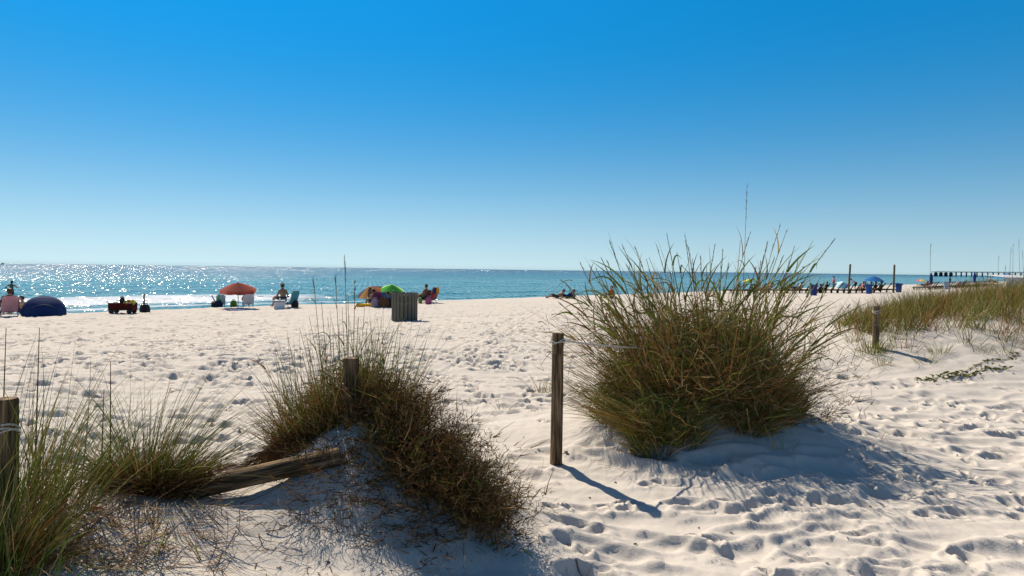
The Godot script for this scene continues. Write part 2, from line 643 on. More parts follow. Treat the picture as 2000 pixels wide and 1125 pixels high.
func build_fence() -> void:
	var a := on_sand(1086, 905)
	var mpp := -a.z / FOC
	var top := at_depth(1090, 650, -a.z)
	var lean_a := Vector3((top.x - a.x) / (top.y - a.y), 0, 0.01)
	var ha := top.y - a.y
	var pa := wood_post(a, ha, 11.6 * mpp, lean_a, "tall slim wooden post standing clear on sand, rope hitched near its top", 1)
	knot(pa, ha - 0.07, 11.6 * mpp, lean_a, 3)
	var tb := at_depth(688, 699, 4.98)
	var b := grounded(tb)
	var pb := wood_post(b, tb.y - b.y, 0.058, Vector3(-0.02, 0, 0), "weathered wooden post rising out of reeds above twiggy shrub", 2)
	var tc := at_depth(8, 778, 3.6)
	var c := grounded(tc)
	var pc := wood_post(c, tc.y - c.y, 0.060, Vector3(0.01, 0, 0), "dark wooden post half hidden by long green dune grass", 3)
	knot(pc, tc.y - c.y - 0.16, 0.054, Vector3(0.01, 0, 0), 5)
	var td := at_depth(1712, 598, 12.0)
	var d := grounded(td)
	var pd := wood_post(d, td.y - d.y, 0.054, Vector3(0.0, 0, 0), "short wooden post at the edge of the grassy dune", 4)
	knot(pd, td.y - d.y - 0.10, 0.054, Vector3.ZERO, 7)
	var te := at_depth(1800, 594, 14.0)
	var e := grounded(te)
	wood_post(e, te.y - e.y, 0.055, Vector3.ZERO, "wooden post sunk in dune grass, only its flat top showing", 5)
	# the rope from the clear post into the big clump, where it is lost
	var p0 := a + lean_a * (ha - 0.07) + Vector3(0.055, ha - 0.07, 0)
	var p1 := at_depth(1420, 668, 8.1)
	var path := PackedVector3Array()
	for k in 500:
		var t := k / 499.0
		path.push_back(p0.lerp(p1, t) - Vector3(0, 0.07 * 4.0 * t * (1.0 - t), 0))
	var r := put("fence_rope", rope_path(path, 0.009, 3, 0.045), mat.rope, self)
	tag(r, "pale twisted rope running from the clear post into the big grass clump", "rope")
	# the fallen post
	var l0 := on_sand(352, 972)
	var l1 := on_sand(640, 908)
	var dir := (l1 - l0)
	var lg := thing("fallen_post", "fallen wooden post lying half buried between two grassy mounds", "post", l0)
	var sh := Shape.new()
	var no := FastNoiseLite.new(); no.seed = 77; no.frequency = 1.0
	var sides := 24
	var len_ := dir.length()
	var ax := dir.normalized()
	var up := (Vector3.UP - ax * ax.y).normalized()
	var sd := ax.cross(up)
	for k in 21:
		var t := k / 20.0
		# its end is cut to a slanting point
		var cut := smoothstep(0.0, 0.34, t)
		for q in sides + 1:
			var an := TAU * (q % sides) / sides
			var r_ := 0.066 * (1.0 + 0.05 * no.get_noise_3d(cos(an) * 2.0, t * 3.0, sin(an) * 2.0))
			var u := sin(an) * r_
			u = minf(u, lerpf(-0.045, 0.07, cut))
			sh.vert(ax * (len_ * (t * 1.12 - 0.02)) + sd * (cos(an) * r_) + up * (u + 0.038), (sd * cos(an) + up * sin(an)).normalized(), Color.WHITE, Vector2(float(q) / sides, t * len_))
	for k in 20:
		for q in sides:
			var i0 := k * (sides + 1) + q
			sh.tri(i0, i0 + 1, i0 + sides + 1); sh.tri(i0 + 1, i0 + sides + 2, i0 + sides + 1)
	put("timber", sh, mat.wood, lg)

# ---------------------------------------------------------------- plants
# colours of living and dead blades, linear: weight, foot colour, tip colour
var green_mix := [[0.42, Color(0.165, 0.195, 0.036)], [0.18, Color(0.10, 0.13, 0.026)], [0.25, Color(0.36, 0.28, 0.12)], [0.15, Color(0.21, 0.11, 0.036)]]
var brown_mix := [[0.44, Color(0.26, 0.125, 0.038)], [0.14, Color(0.12, 0.06, 0.022)], [0.24, Color(0.155, 0.165, 0.03)], [0.18, Color(0.42, 0.31, 0.155)]]
var twig_mix := [[0.50, Color(0.125, 0.066, 0.026)], [0.23, Color(0.07, 0.038, 0.017)], [0.12, Color(0.27, 0.17, 0.085)], [0.15, Color(0.12, 0.13, 0.028)]]
var straw_mix := [[0.6, Color(0.22, 0.15, 0.08)], [0.4, Color(0.10, 0.06, 0.03)]]

func pick(mix: Array) -> Array:
	var q := rng.randf()
	for m in mix:
		q -= m[0]
		if q <= 0.0:
			return m
	return mix[0]

func shade_of(c: Color) -> Color:
	var k := rng.randf_range(0.72, 1.28)
	return Color(c.r * k, c.g * k * rng.randf_range(0.93, 1.07), c.b * k)

func tuft(s: Shape, at: Vector3, rx: float, rz: float, count: int, lo: float, hi: float, lean: float, droop: float, width: float, mix: Array, push := Vector3.ZERO, segs := 5) -> void:
	for k in count:
		var a := rng.randf() * TAU
		var rr := sqrt(rng.randf())
		if rng.randf() < 0.35:
			rr *= rr
		var ox := cos(a) * rr
		var oz := sin(a) * rr
		var x := at.x + ox * rx
		var z := at.z + oz * rz
		var root := Vector3(x, sand(x, z) - 0.015, z)
		var out := Vector3(ox, 0, oz)
		var dir := (Vector3.UP + out * lean * rng.randf_range(0.4, 1.2) + push + Vector3(rng.randfn(0, 0.2), 0, rng.randfn(0, 0.2))).normalized()
		var flat := Vector3(dir.x, 0, dir.z)
		var dr := (flat * rng.randf_range(0.3, 1.0) + Vector3(rng.randfn(0, 0.12), -rng.randf_range(0.1, 0.55), rng.randfn(0, 0.12))) * droop
		var m := pick(mix)
		var length := rng.randf_range(lo, hi) * (1.0 if rng.randf() < 0.7 else 0.7)
		var fa := rng.randf() * TAU
		s.blade(root, dir, length, width * rng.randf_range(0.6, 1.35), dr, segs, shade_of(m[1]), Vector3(cos(fa), 0.1, sin(fa)))

func leaf_scatter(s: Shape, at: Vector3, size: Vector3, count: int, lo: float, hi: float, width: float, mix: Array) -> void:
	# short leaves and broken bits that point every way inside a clump
	for k in count:
		var d := Vector3(rng.randfn(0, 1), rng.randfn(0, 1), rng.randfn(0, 1)).normalized() * pow(rng.randf(), 0.4)
		var x := at.x + d.x * size.x
		var z := at.z + d.z * size.z
		var p := Vector3(x, sand(x, z) + 0.03 + (d.y * 0.5 + 0.5) * size.y * (1.0 - 0.45 * Vector2(d.x, d.z).length_squared()), z)
		var o := Vector3(rng.randfn(d.x * 0.6, 0.6), rng.randfn(0.15, 0.55), rng.randfn(d.z * 0.4, 0.6)).normalized()
		var m := pick(mix)
		s.blade(p, o, rng.randf_range(lo, hi), width * rng.randf_range(0.6, 1.5), Vector3(rng.randfn(0, 0.2), -rng.randf_range(0.0, 0.6), rng.randfn(0, 0.2)), 4, shade_of(m[1]), Vector3(rng.randfn(0, 1), 0.2, rng.randfn(0, 1)).normalized())

func reed(root: Vector3, dir: Vector3, length: float, width: float, leaves: int, leaf_len: float, droop: Vector3, mix: Array, head: bool) -> Shape:
	# a jointed stem with long leaves that leave it at the joints, and perhaps a seed head
	var s := Shape.new()
	var m := pick(mix)
	var col := shade_of(m[1])
	var line := PackedVector3Array()
	var radii := PackedFloat32Array()
	for k in 8:
		var t := k / 7.0
		line.push_back(root + dir * (length * t) + droop * (length * t * t))
		radii.push_back(width * 0.5 * (1.0 - 0.75 * t) + 0.0006)
	s.tube(line, radii, 5, col, false)
	for k in leaves:
		var t := lerpf(0.22, 0.92, (k + rng.randf() * 0.7) / leaves)
		var p := root + dir * (length * t) + droop * (length * t * t)
		var tn := (dir + droop * 2.0 * t).normalized()
		var a := rng.randf() * TAU
		var out := Vector3(cos(a), 0.0, sin(a))
		var ld := (tn + out * rng.randf_range(0.15, 0.42)).normalized()
		var mm := pick(mix)
		s.blade(p, ld, leaf_len * rng.randf_range(0.55, 1.15), width * rng.randf_range(0.9, 1.5), (out * 0.25 + Vector3(0, -rng.randf_range(0.0, 0.3) if rng.randf() < 0.75 else -0.8, 0)), 6, shade_of(mm[1]), Vector3(-out.z, 0.2, out.x))
	if head:
		var tip := root + dir * length + droop * length
		var tn := (dir + droop * 2.0).normalized()
		for k in 26:
			var t := rng.randf()
			var p := tip - tn * (0.26 * length * t * 0.6)
			var a := rng.randf() * TAU
			s.blade(p, (tn + Vector3(cos(a), 0, sin(a)) * 0.25).normalized(), rng.randf_range(0.02, 0.05), 0.004, Vector3.ZERO, 2, shade_of(Color(0.20, 0.15, 0.085)), Vector3(sin(a), 0, cos(a)))
	return s

func twig(s: Shape, root: Vector3, dir: Vector3, length: float, width: float, mix: Array, sides: int) -> void:
	# a crooked woody stem with short side shoots
	var m := pick(mix)
	var col := shade_of(m[1])
	var p := root
	var d := dir
	var segs := 5
	var first := -1
	var face := Vector3(rng.randfn(0, 1), 0.2, rng.randfn(0, 1)).normalized()
	for k in segs + 1:
		var t := float(k) / segs
		var side := d.cross(face).normalized()
		var w := width * 0.5 * (1.0 - 0.7 * t)
		var nn := side.cross(d)
		var i := s.vert(p - side * w, nn, col); s.vert(p + side * w, nn, col)
		if k > 0:
			s.tri(i - 2, i, i - 1); s.tri(i - 1, i, i + 1)
		p += d * (length / segs)
		d = (d + Vector3(rng.randfn(0, 0.22), rng.randfn(0.02, 0.18), rng.randfn(0, 0.22))).normalized()
		for e in sides:
			if k > 0 and rng.randf() < 0.55:
				var mm := pick(mix)
				var o := (d + Vector3(rng.randfn(0, 0.7), rng.randfn(0.1, 0.5), rng.randfn(0, 0.7))).normalized()
				s.blade(p, o, length * rng.randf_range(0.12, 0.34), width * 0.7, Vector3(rng.randfn(0, 0.3), rng.randfn(0, 0.3), rng.randfn(0, 0.3)), 2, shade_of(mm[1]), face)

func build_big_clump() -> void:
	var c := grounded(Vector3(2.06, 0, -7.15))
	var t := thing("beach_grass_clump", "large bushy clump of tall brown and green beach grass beside the clear post", "grass clump")
	# the tangle: stems that fan out from the mound
	var s := Shape.new()
	rng.seed = 51
	for k in 100:
		var an := rng.randf() * TAU
		var rr := sqrt(rng.randf())
		var ox := cos(an) * rr
		var oz := sin(an) * rr
		var at := c + Vector3(ox * 0.74, 0, oz * 0.42)
		var tall := rng.randf_range(0.5, 1.5) * lerpf(1.1, 0.85, rr)
		var away := Vector3(ox * (0.75 if ox < 0.0 else 0.14) * rng.randf_range(0.5, 1.3) - 0.08, 0, oz * 0.35) + Vector3(rng.randfn(0, 0.16), 0, rng.randfn(0, 0.16))
		if k % 8 == 0:
			# here and there a sheaf that shoots out past the rest
			tall *= 1.3
			away += Vector3(rng.randfn(-0.12, 0.3), 0, rng.randfn(0, 0.2))
		var stiff := rng.randf_range(0.02, 0.24)
		tuft(s, at, 0.14, 0.12, 38, tall * 0.4, tall * 1.12, 0.4, stiff, rng.randf_range(0.004, 0.0085), brown_mix if rng.randf() < 0.5 - 0.3 * ox else green_mix, away, 5)
		# a few broken leaves folded over
		for e in 5:
			var m := pick(straw_mix if rng.randf() < 0.5 else green_mix)
			var h := at + Vector3(rng.randfn(0, 0.15), 0, rng.randfn(0, 0.12)) + (Vector3.UP + away) * tall * rng.randf_range(0.3, 0.85)
			h.y += sand(at.x, at.z) - at.y
			var fa := rng.randf() * TAU
			s.blade(h, Vector3(cos(fa), rng.randf_range(-0.6, 0.5), sin(fa)).normalized(), rng.randf_range(0.15, 0.45), rng.randf_range(0.006, 0.011), Vector3(0, -rng.randf_range(0.2, 0.9), 0), 5, shade_of(m[1]), Vector3(-sin(fa), 0.1, cos(fa)))
	put("stem_tangle", s, mat.blade, t).set_meta("kind", "stuff")
	s = Shape.new()
	leaf_scatter(s, c + Vector3(-0.08, 0, 0), Vector3(0.98, 1.05, 0.6), 3000, 0.08, 0.30, 0.007, green_mix)
	leaf_scatter(s, c + Vector3(-0.12, 0, 0.05), Vector3(1.0, 0.85, 0.62), 2200, 0.08, 0.28, 0.006, brown_mix)
	put("loose_leaves", s, mat.blade, t).set_meta("kind", "stuff")
	# woody dead shoots low in the clump
	s = Shape.new()
	for k in 900:
		var a := rng.randf() * TAU
		var q := sqrt(rng.randf())
		var x := c.x + cos(a) * q * 0.78
		var z := c.z + sin(a) * q * 0.48
		twig(s, Vector3(x, sand(x, z), z), (Vector3(cos(a) * q, 0.75, sin(a) * q) + Vector3(rng.randfn(0, 0.25), 0, rng.randfn(0, 0.25))).normalized(), rng.randf_range(0.35, 1.05), 0.006, brown_mix, 2)
	put("dead_shoots", s, mat.blade, t).set_meta("kind", "stuff")
	# grass hanging over the foot of the mound
	s = Shape.new()
	for e in [[1.42, 6.62, 0.30, 0.26, 300, 0.3, 0.75, Vector3(-0.4, 0, 0.25), 0.8], [1.36, 6.40, 0.22, 0.2, 300, 0.25, 0.5, Vector3(-0.15, 0, 0.2), 0.6], [1.62, 6.46, 0.20, 0.2, 220, 0.25, 0.5, Vector3(0.0, 0, 0.25), 0.7], [2.32, 6.62, 0.26, 0.16, 260, 0.25, 0.5, Vector3(0.0, 0, 0.3), 0.85], [2.62, 6.85, 0.22, 0.2, 160, 0.25, 0.5, Vector3(0.15, 0, 0.2), 0.8], [1.15, 7.0, 0.25, 0.3, 200, 0.3, 0.75, Vector3(-0.6, 0, 0.1), 0.6], [2.95, 7.3, 0.16, 0.3, 200, 0.25, 0.6, Vector3(0.1, 0, 0), 0.4]]:
		tuft(s, Vector3(e[0], 0, -e[1]), e[2], e[3], e[4], e[5], e[6], 0.7, e[8], 0.0065, green_mix, e[7], 6)
		tuft(s, Vector3(e[0], 0, -e[1]), e[2], e[3], e[4], e[5], e[6], 0.7, e[8], 0.005, brown_mix, e[7], 6)
		leaf_scatter(s, Vector3(e[0], 0, -e[1]), Vector3(e[2] * 1.2, 0.4, e[3] * 1.2), e[4] * 2, 0.06, 0.2, 0.006, green_mix if e[0] < 2.0 else brown_mix)
	put("fringe", s, mat.blade, t).set_meta("kind", "stuff")
	# the tall stems that stand out against the sea and the sky: where each tip is in the photograph
	var tips := [[1152, 520], [1190, 470], [1215, 478], [1240, 482], [1282, 478], [1302, 455], [1322, 492], [1338, 460], [1352, 505], [1368, 500], [1396, 480], [1412, 488], [1424, 512], [1446, 470], [1466, 452], [1492, 498], [1524, 440], [1536, 452], [1552, 480], [1588, 470], [1632, 465], [1645, 600], [1660, 595], [1140, 575], [1110, 560], [1090, 590], [1086, 636], [1170, 548], [1262, 505], [1380, 520], [1500, 470], [1512, 505], [1570, 520], [1604, 540], [1228, 520], [1312, 515], [1436, 530], [1476, 525], [1545, 530], [1345, 485], [1205, 540], [1160, 590], [1620, 560], [1690, 610], [1575, 490], [1290, 535], [1405, 545], [1530, 500]]
	for k in 74:
		tips.append([rng.randf_range(1120, 1610), rng.randf_range(500, 640)])
	for q in tips:
		var dep := -c.z + rng.randf_range(-0.35, 0.45)
		var tip := at_depth(q[0], q[1], dep)
		var fx := c.x + (tip.x - c.x) * rng.randf_range(0.25, 0.55)
		var fz := -dep + rng.randf_range(-0.1, 0.1)
		var root := Vector3(fx, sand(fx, fz), fz)
		var span := tip - root
		var side := Vector3(span.x, 0, span.z).normalized() * rng.randf_range(0.0, 0.12)
		var dir := (span / span.length() - side)
		put("reed_stem", reed(root, dir, span.length(), rng.randf_range(0.011, 0.019), rng.randi_range(4, 6), 0.44, side, green_mix, rng.randf() < 0.55), mat.blade, t)
	# one very tall thin flower stem
	var tip2 := at_depth(1459, 364, -c.z)
	var r2 := Vector3(tip2.x - 0.03, sand(tip2.x - 0.03, c.z), c.z)
	put("flower_stem", reed(r2, (tip2 - r2).normalized(), (tip2 - r2).length(), 0.007, 2, 0.3, Vector3.ZERO, straw_mix, true), mat.blade, t)

func build_left_plants() -> void:
	rng.seed = 88
	# reeds round the post on the middle mound
	var c := grounded(Vector3(-1.27, 0, -5.30))
	var t := thing("reed_clump", "upright reeds and brown grass growing round the weathered post", "grass clump")
	var s := Shape.new()
	tuft(s, c, 0.52, 0.28, 1900, 0.2, 0.58, 0.8, 0.4, 0.0055, brown_mix)
	tuft(s, c + Vector3(0, 0, 0.05), 0.46, 0.28, 600, 0.4, 1.0, 0.4, 0.15, 0.006, green_mix, Vector3(0.02, 0, 0), 6)
	for k in 520:
		var a := rng.randf() * TAU
		var q := sqrt(rng.randf())
		var x := c.x + cos(a) * q * 0.52
		var z := c.z + sin(a) * q * 0.3
		twig(s, Vector3(x, sand(x, z), z), (Vector3(cos(a) * q * 0.9, 0.8, sin(a) * q) + Vector3(rng.randfn(0, 0.2), 0, 0)).normalized(), rng.randf_range(0.15, 0.4), 0.0045, twig_mix, 1)
	put("stem_tangle", s, mat.blade, t).set_meta("kind", "stuff")
	s = Shape.new()
	leaf_scatter(s, c, Vector3(0.55, 0.5, 0.32), 1500, 0.05, 0.2, 0.0055, brown_mix)
	put("loose_leaves", s, mat.blade, t).set_meta("kind", "stuff")
	# dead strands hanging down the bare side of the mound
	s = Shape.new()
	for k in 260:
		var p := grounded(Vector3(rng.randf_range(-1.75, -1.4), 0, rng.randf_range(-5.3, -4.85)))
		s.blade(p, Vector3(rng.randf_range(-0.7, -0.1), 0.25, rng.randf_range(0.0, 0.5)).normalized(), rng.randf_range(0.2, 0.45), 0.004, Vector3(-0.2, -0.75, 0.2), 6, shade_of(Color(0.07, 0.04, 0.02)), Vector3(0.3, 0.2, 1))
	put("hanging_strands", s, mat.blade, t).set_meta("kind", "stuff")
	var tips := [[585, 640], [612, 545], [604, 620], [628, 590], [640, 620], [655, 540], [673, 497], [693, 548], [668, 600], [700, 620], [716, 640], [650, 640], [735, 650], [760, 672], [782, 700], [590, 690], [562, 660], [540, 700], [500, 690], [630, 660], [712, 600], [745, 690], [680, 575], [618, 655], [770, 640]]
	for q in tips:
		var dep := -c.z + rng.randf_range(-0.2, 0.3)
		var tip := at_depth(q[0], q[1], dep)
		var fx := c.x + (tip.x - c.x) * rng.randf_range(0.35, 0.7)
		var root := Vector3(fx, sand(fx, -dep), -dep)
		var span := tip - root
		put("reed_stem", reed(root, span.normalized(), span.length(), rng.randf_range(0.006, 0.009), rng.randi_range(1, 3), 0.24, Vector3.ZERO, brown_mix if rng.randf() < 0.6 else green_mix, q[1] < 560), mat.blade, t)
	# the twiggy shrub on the mound's near side
	var b := grounded(Vector3(-0.6, 0, -4.7))
	t = thing("twiggy_shrub", "low dark brown twiggy shrub sprawling over the sand mound", "shrub")
	s = Shape.new()
	# boughs spread from a few crowns on the slope; twigs leave them in bunches
	for k in 300:
		var u := rng.randf()
		var w := rng.randf_range(-1.0, 1.0)
		var spine := Vector3(-1.02, 0, -4.82).lerp(Vector3(-0.14, 0, -4.36), u)
		var p := grounded(spine + Vector3(w * 0.22, 0, w * 0.40) * lerpf(1.0, 0.62, u))
		var lean := Vector3(rng.randfn(0.12 + 0.25 * u, 0.4), rng.randf_range(0.35, 1.0), rng.randfn(0.05, 0.4)).normalized()
		var length := rng.randf_range(0.18, 0.46)
		twig(s, p, lean, length, rng.randf_range(0.006, 0.011), twig_mix, 2)
		for e in 15:
			var f := rng.randf_range(0.15, 1.0)
			var o := (lean + Vector3(rng.randfn(0, 0.55), rng.randfn(0.1, 0.35), rng.randfn(0, 0.55))).normalized()
			twig(s, p + lean * length * f * 0.8 + Vector3(rng.randfn(0, 0.03), 0, rng.randfn(0, 0.03)), o, rng.randf_range(0.07, 0.22), rng.randf_range(0.003, 0.0055), twig_mix, 2)
	for k in 130:
		var u := rng.randf()
		var p := grounded(Vector3(-1.35, 0, -4.72).lerp(Vector3(-0.35, 0, -4.12), u) + Vector3(rng.randfn(0, 0.1), 0, rng.randfn(0, 0.16)))
		var lean := Vector3(rng.randfn(-0.1, 0.7), rng.randf_range(0.05, 0.5), rng.randfn(0.2, 0.5)).normalized()
		var length := rng.randf_range(0.15, 0.42)
		twig(s, p, lean, length, rng.randf_range(0.005, 0.009), twig_mix, 2)
		for e in 7:
			twig(s, p + lean * length * rng.randf() * 0.8, (lean + Vector3(rng.randfn(0, 0.6), rng.randfn(0.1, 0.3), rng.randfn(0, 0.6))).normalized(), rng.randf_range(0.07, 0.22), rng.randf_range(0.003, 0.005), twig_mix, 1)
	put("twigs", s, mat.blade, t).set_meta("kind", "stuff")
	s = Shape.new()
	tuft(s, b + Vector3(0.1, 0, -0.05), 0.5, 0.34, 420, 0.15, 0.42, 0.7, 0.3, 0.0045, green_mix)
	put("green_shoots", s, mat.blade, t).set_meta("kind", "stuff")
	# sparse trailing shoots at its foot
	s = Shape.new()
	for k in 240:
		var p := on_sand(rng.randf_range(560, 1020), rng.randf_range(930, 1040))
		var a := rng.randf() * TAU
		twig(s, p, Vector3(cos(a), rng.randf_range(0.05, 0.5), sin(a)).normalized(), rng.randf_range(0.12, 0.34), 0.004, twig_mix, 1)
	put("trailing_shoots", s, mat.blade, t).set_meta("kind", "stuff")
	# arching grass beside the fallen post
	c = grounded(Vector3(-2.40, 0, -4.48))
	t = thing("beach_grass_clump", "rounded clump of arching thin grass with a brown skirt", "grass clump")
	s = Shape.new()
	tuft(s, c, 0.26, 0.2, 460, 0.4, 1.05, 0.75, 0.6, 0.0046, green_mix, Vector3(0.12, 0, 0), 8)
	put("arching_blades", s, mat.blade, t).set_meta("kind", "stuff")
	s = Shape.new()
	tuft(s, c + Vector3(0.08, 0, 0.03), 0.24, 0.18, 2300, 0.18, 0.44, 0.9, 0.95, 0.005, twig_mix, Vector3(0.05, 0, 0.05), 6)
	put("brown_skirt", s, mat.blade, t).set_meta("kind", "stuff")
	for q in [[12, 640, 0, 790], [77, 640, 66, 720], [203, 760, 197, 870], [216, 705, 215, 860]]:
		var dep := -c.z + 0.1
		var tip := at_depth(q[0], q[1], dep)
		var ft := at_depth(q[2], q[3], dep)
		var root := Vector3(ft.x, sand(ft.x, -dep), -dep)
		put("dead_stalk", reed(root, (tip - root).normalized(), (tip - root).length(), 0.012, 0, 0.2, Vector3.ZERO, twig_mix, false), mat.blade, t)
	# long grass round the dark post
	c = grounded(at_depth(-30, 860, 3.3))
	t = thing("beach_grass_clump", "long green grass leaning over the dark post", "grass clump")
	s = Shape.new()
	tuft(s, c, 0.28, 0.2, 220, 0.4, 1.0, 0.45, 0.45, 0.0042, green_mix, Vector3(0.12, 0, 0), 8)
	tuft(s, c + Vector3(-0.15, 0, -0.55), 0.34, 0.2, 330, 0.5, 1.1, 0.4, 0.45, 0.005, green_mix, Vector3(0.2, 0, 0), 8)
	tuft(s, c, 0.36, 0.3, 800, 0.2, 0.42, 0.8, 0.9, 0.004, twig_mix, Vector3(0.1, 0, 0), 6)
	put("arching_blades", s, mat.blade, t).set_meta("kind", "stuff")
	s = Shape.new()
	tuft(s, grounded(at_depth(22, 900, 3.25)), 0.14, 0.1, 150, 0.3, 0.62, 0.6, 0.5, 0.005, brown_mix, Vector3(0.1, 0, 0), 7)
	tuft(s, grounded(at_depth(22, 900, 3.25)), 0.14, 0.1, 110, 0.3, 0.7, 0.6, 0.5, 0.005, green_mix, Vector3(0.1, 0, 0), 7)
	put("low_blades", s, mat.blade, t).set_meta("kind", "stuff")
	# fresh green grass at the photographer's feet
	c = grounded(Vector3(-2.12, 0, -2.72))
	t = thing("beach_grass_clump", "fresh bright green grass in front of the dark post", "grass clump")
	s = Shape.new()
	tuft(s, c, 0.2, 0.3, 170, 0.3, 0.7, 0.45, 0.5, 0.0052, [[0.6, Color(0.085, 0.135, 0.025)], [0.25, Color(0.06, 0.09, 0.02)], [0.15, Color(0.24, 0.19, 0.10)]], Vector3(0.1, 0, 0), 8)
	put("arching_blades", s, mat.blade, t).set_meta("kind", "stuff")
	# dry stems strewn over the sand between the clumps
	s = Shape.new()
	for k in 850:
		var px := rng.randf_range(40, 470)
		var py := rng.randf_range(905, 1125)
		if px > 330 and rng.randf() < 0.55:
			continue
		var p := on_sand(px, py) + Vector3(0, 0.012, 0)
		var a := rng.randf() * TAU
		var m := pick(straw_mix if rng.randf() < 0.4 else twig_mix)
		s.blade(p, Vector3(cos(a), rng.randf_range(0.0, 0.5), sin(a)).normalized(), rng.randf_range(0.15, 0.5), rng.randf_range(0.003, 0.008), Vector3(rng.randfn(0, 0.2), -rng.randf_range(0.0, 0.3), rng.randfn(0, 0.2)), 5, shade_of(m[1]), Vector3(0, 1, 0.1))
	for k in 60:
		var p := on_sand(rng.randf_range(380, 760), rng.randf_range(1000, 1125)) + Vector3(0, 0.006, 0)
		var a := rng.randf() * TAU
		s.blade(p, Vector3(cos(a), 0.08, sin(a)).normalized(), rng.randf_range(0.1, 0.3), 0.004, Vector3(rng.randfn(0, 0.3), -0.1, rng.randfn(0, 0.3)), 5, shade_of(Color(0.10, 0.06, 0.03)), Vector3(0, 1, 0.1))
	var litter := put("dry_grass_litter", s, mat.blade, self)
	litter.set_meta("kind", "stuff")
	tag(litter, "dry brown stems and straw strewn over the sand", "dry grass")

func small_tuft(px: float, py: float, count: int, lo: float, hi: float, spread: float, mix: Array, label: String) -> void:
	var c := on_sand(px, py)
	var t := thing("grass_tuft", label, "grass tuft", Vector3.ZERO, 0.0, "small tufts of grass on the sand")
	var s := Shape.new()
	tuft(s, c, spread, spread * 0.7, count, lo, hi, 0.8, 0.5, 0.005, mix, Vector3.ZERO, 6)
	put("blades", s, mat.blade, t).set_meta("kind", "stuff")

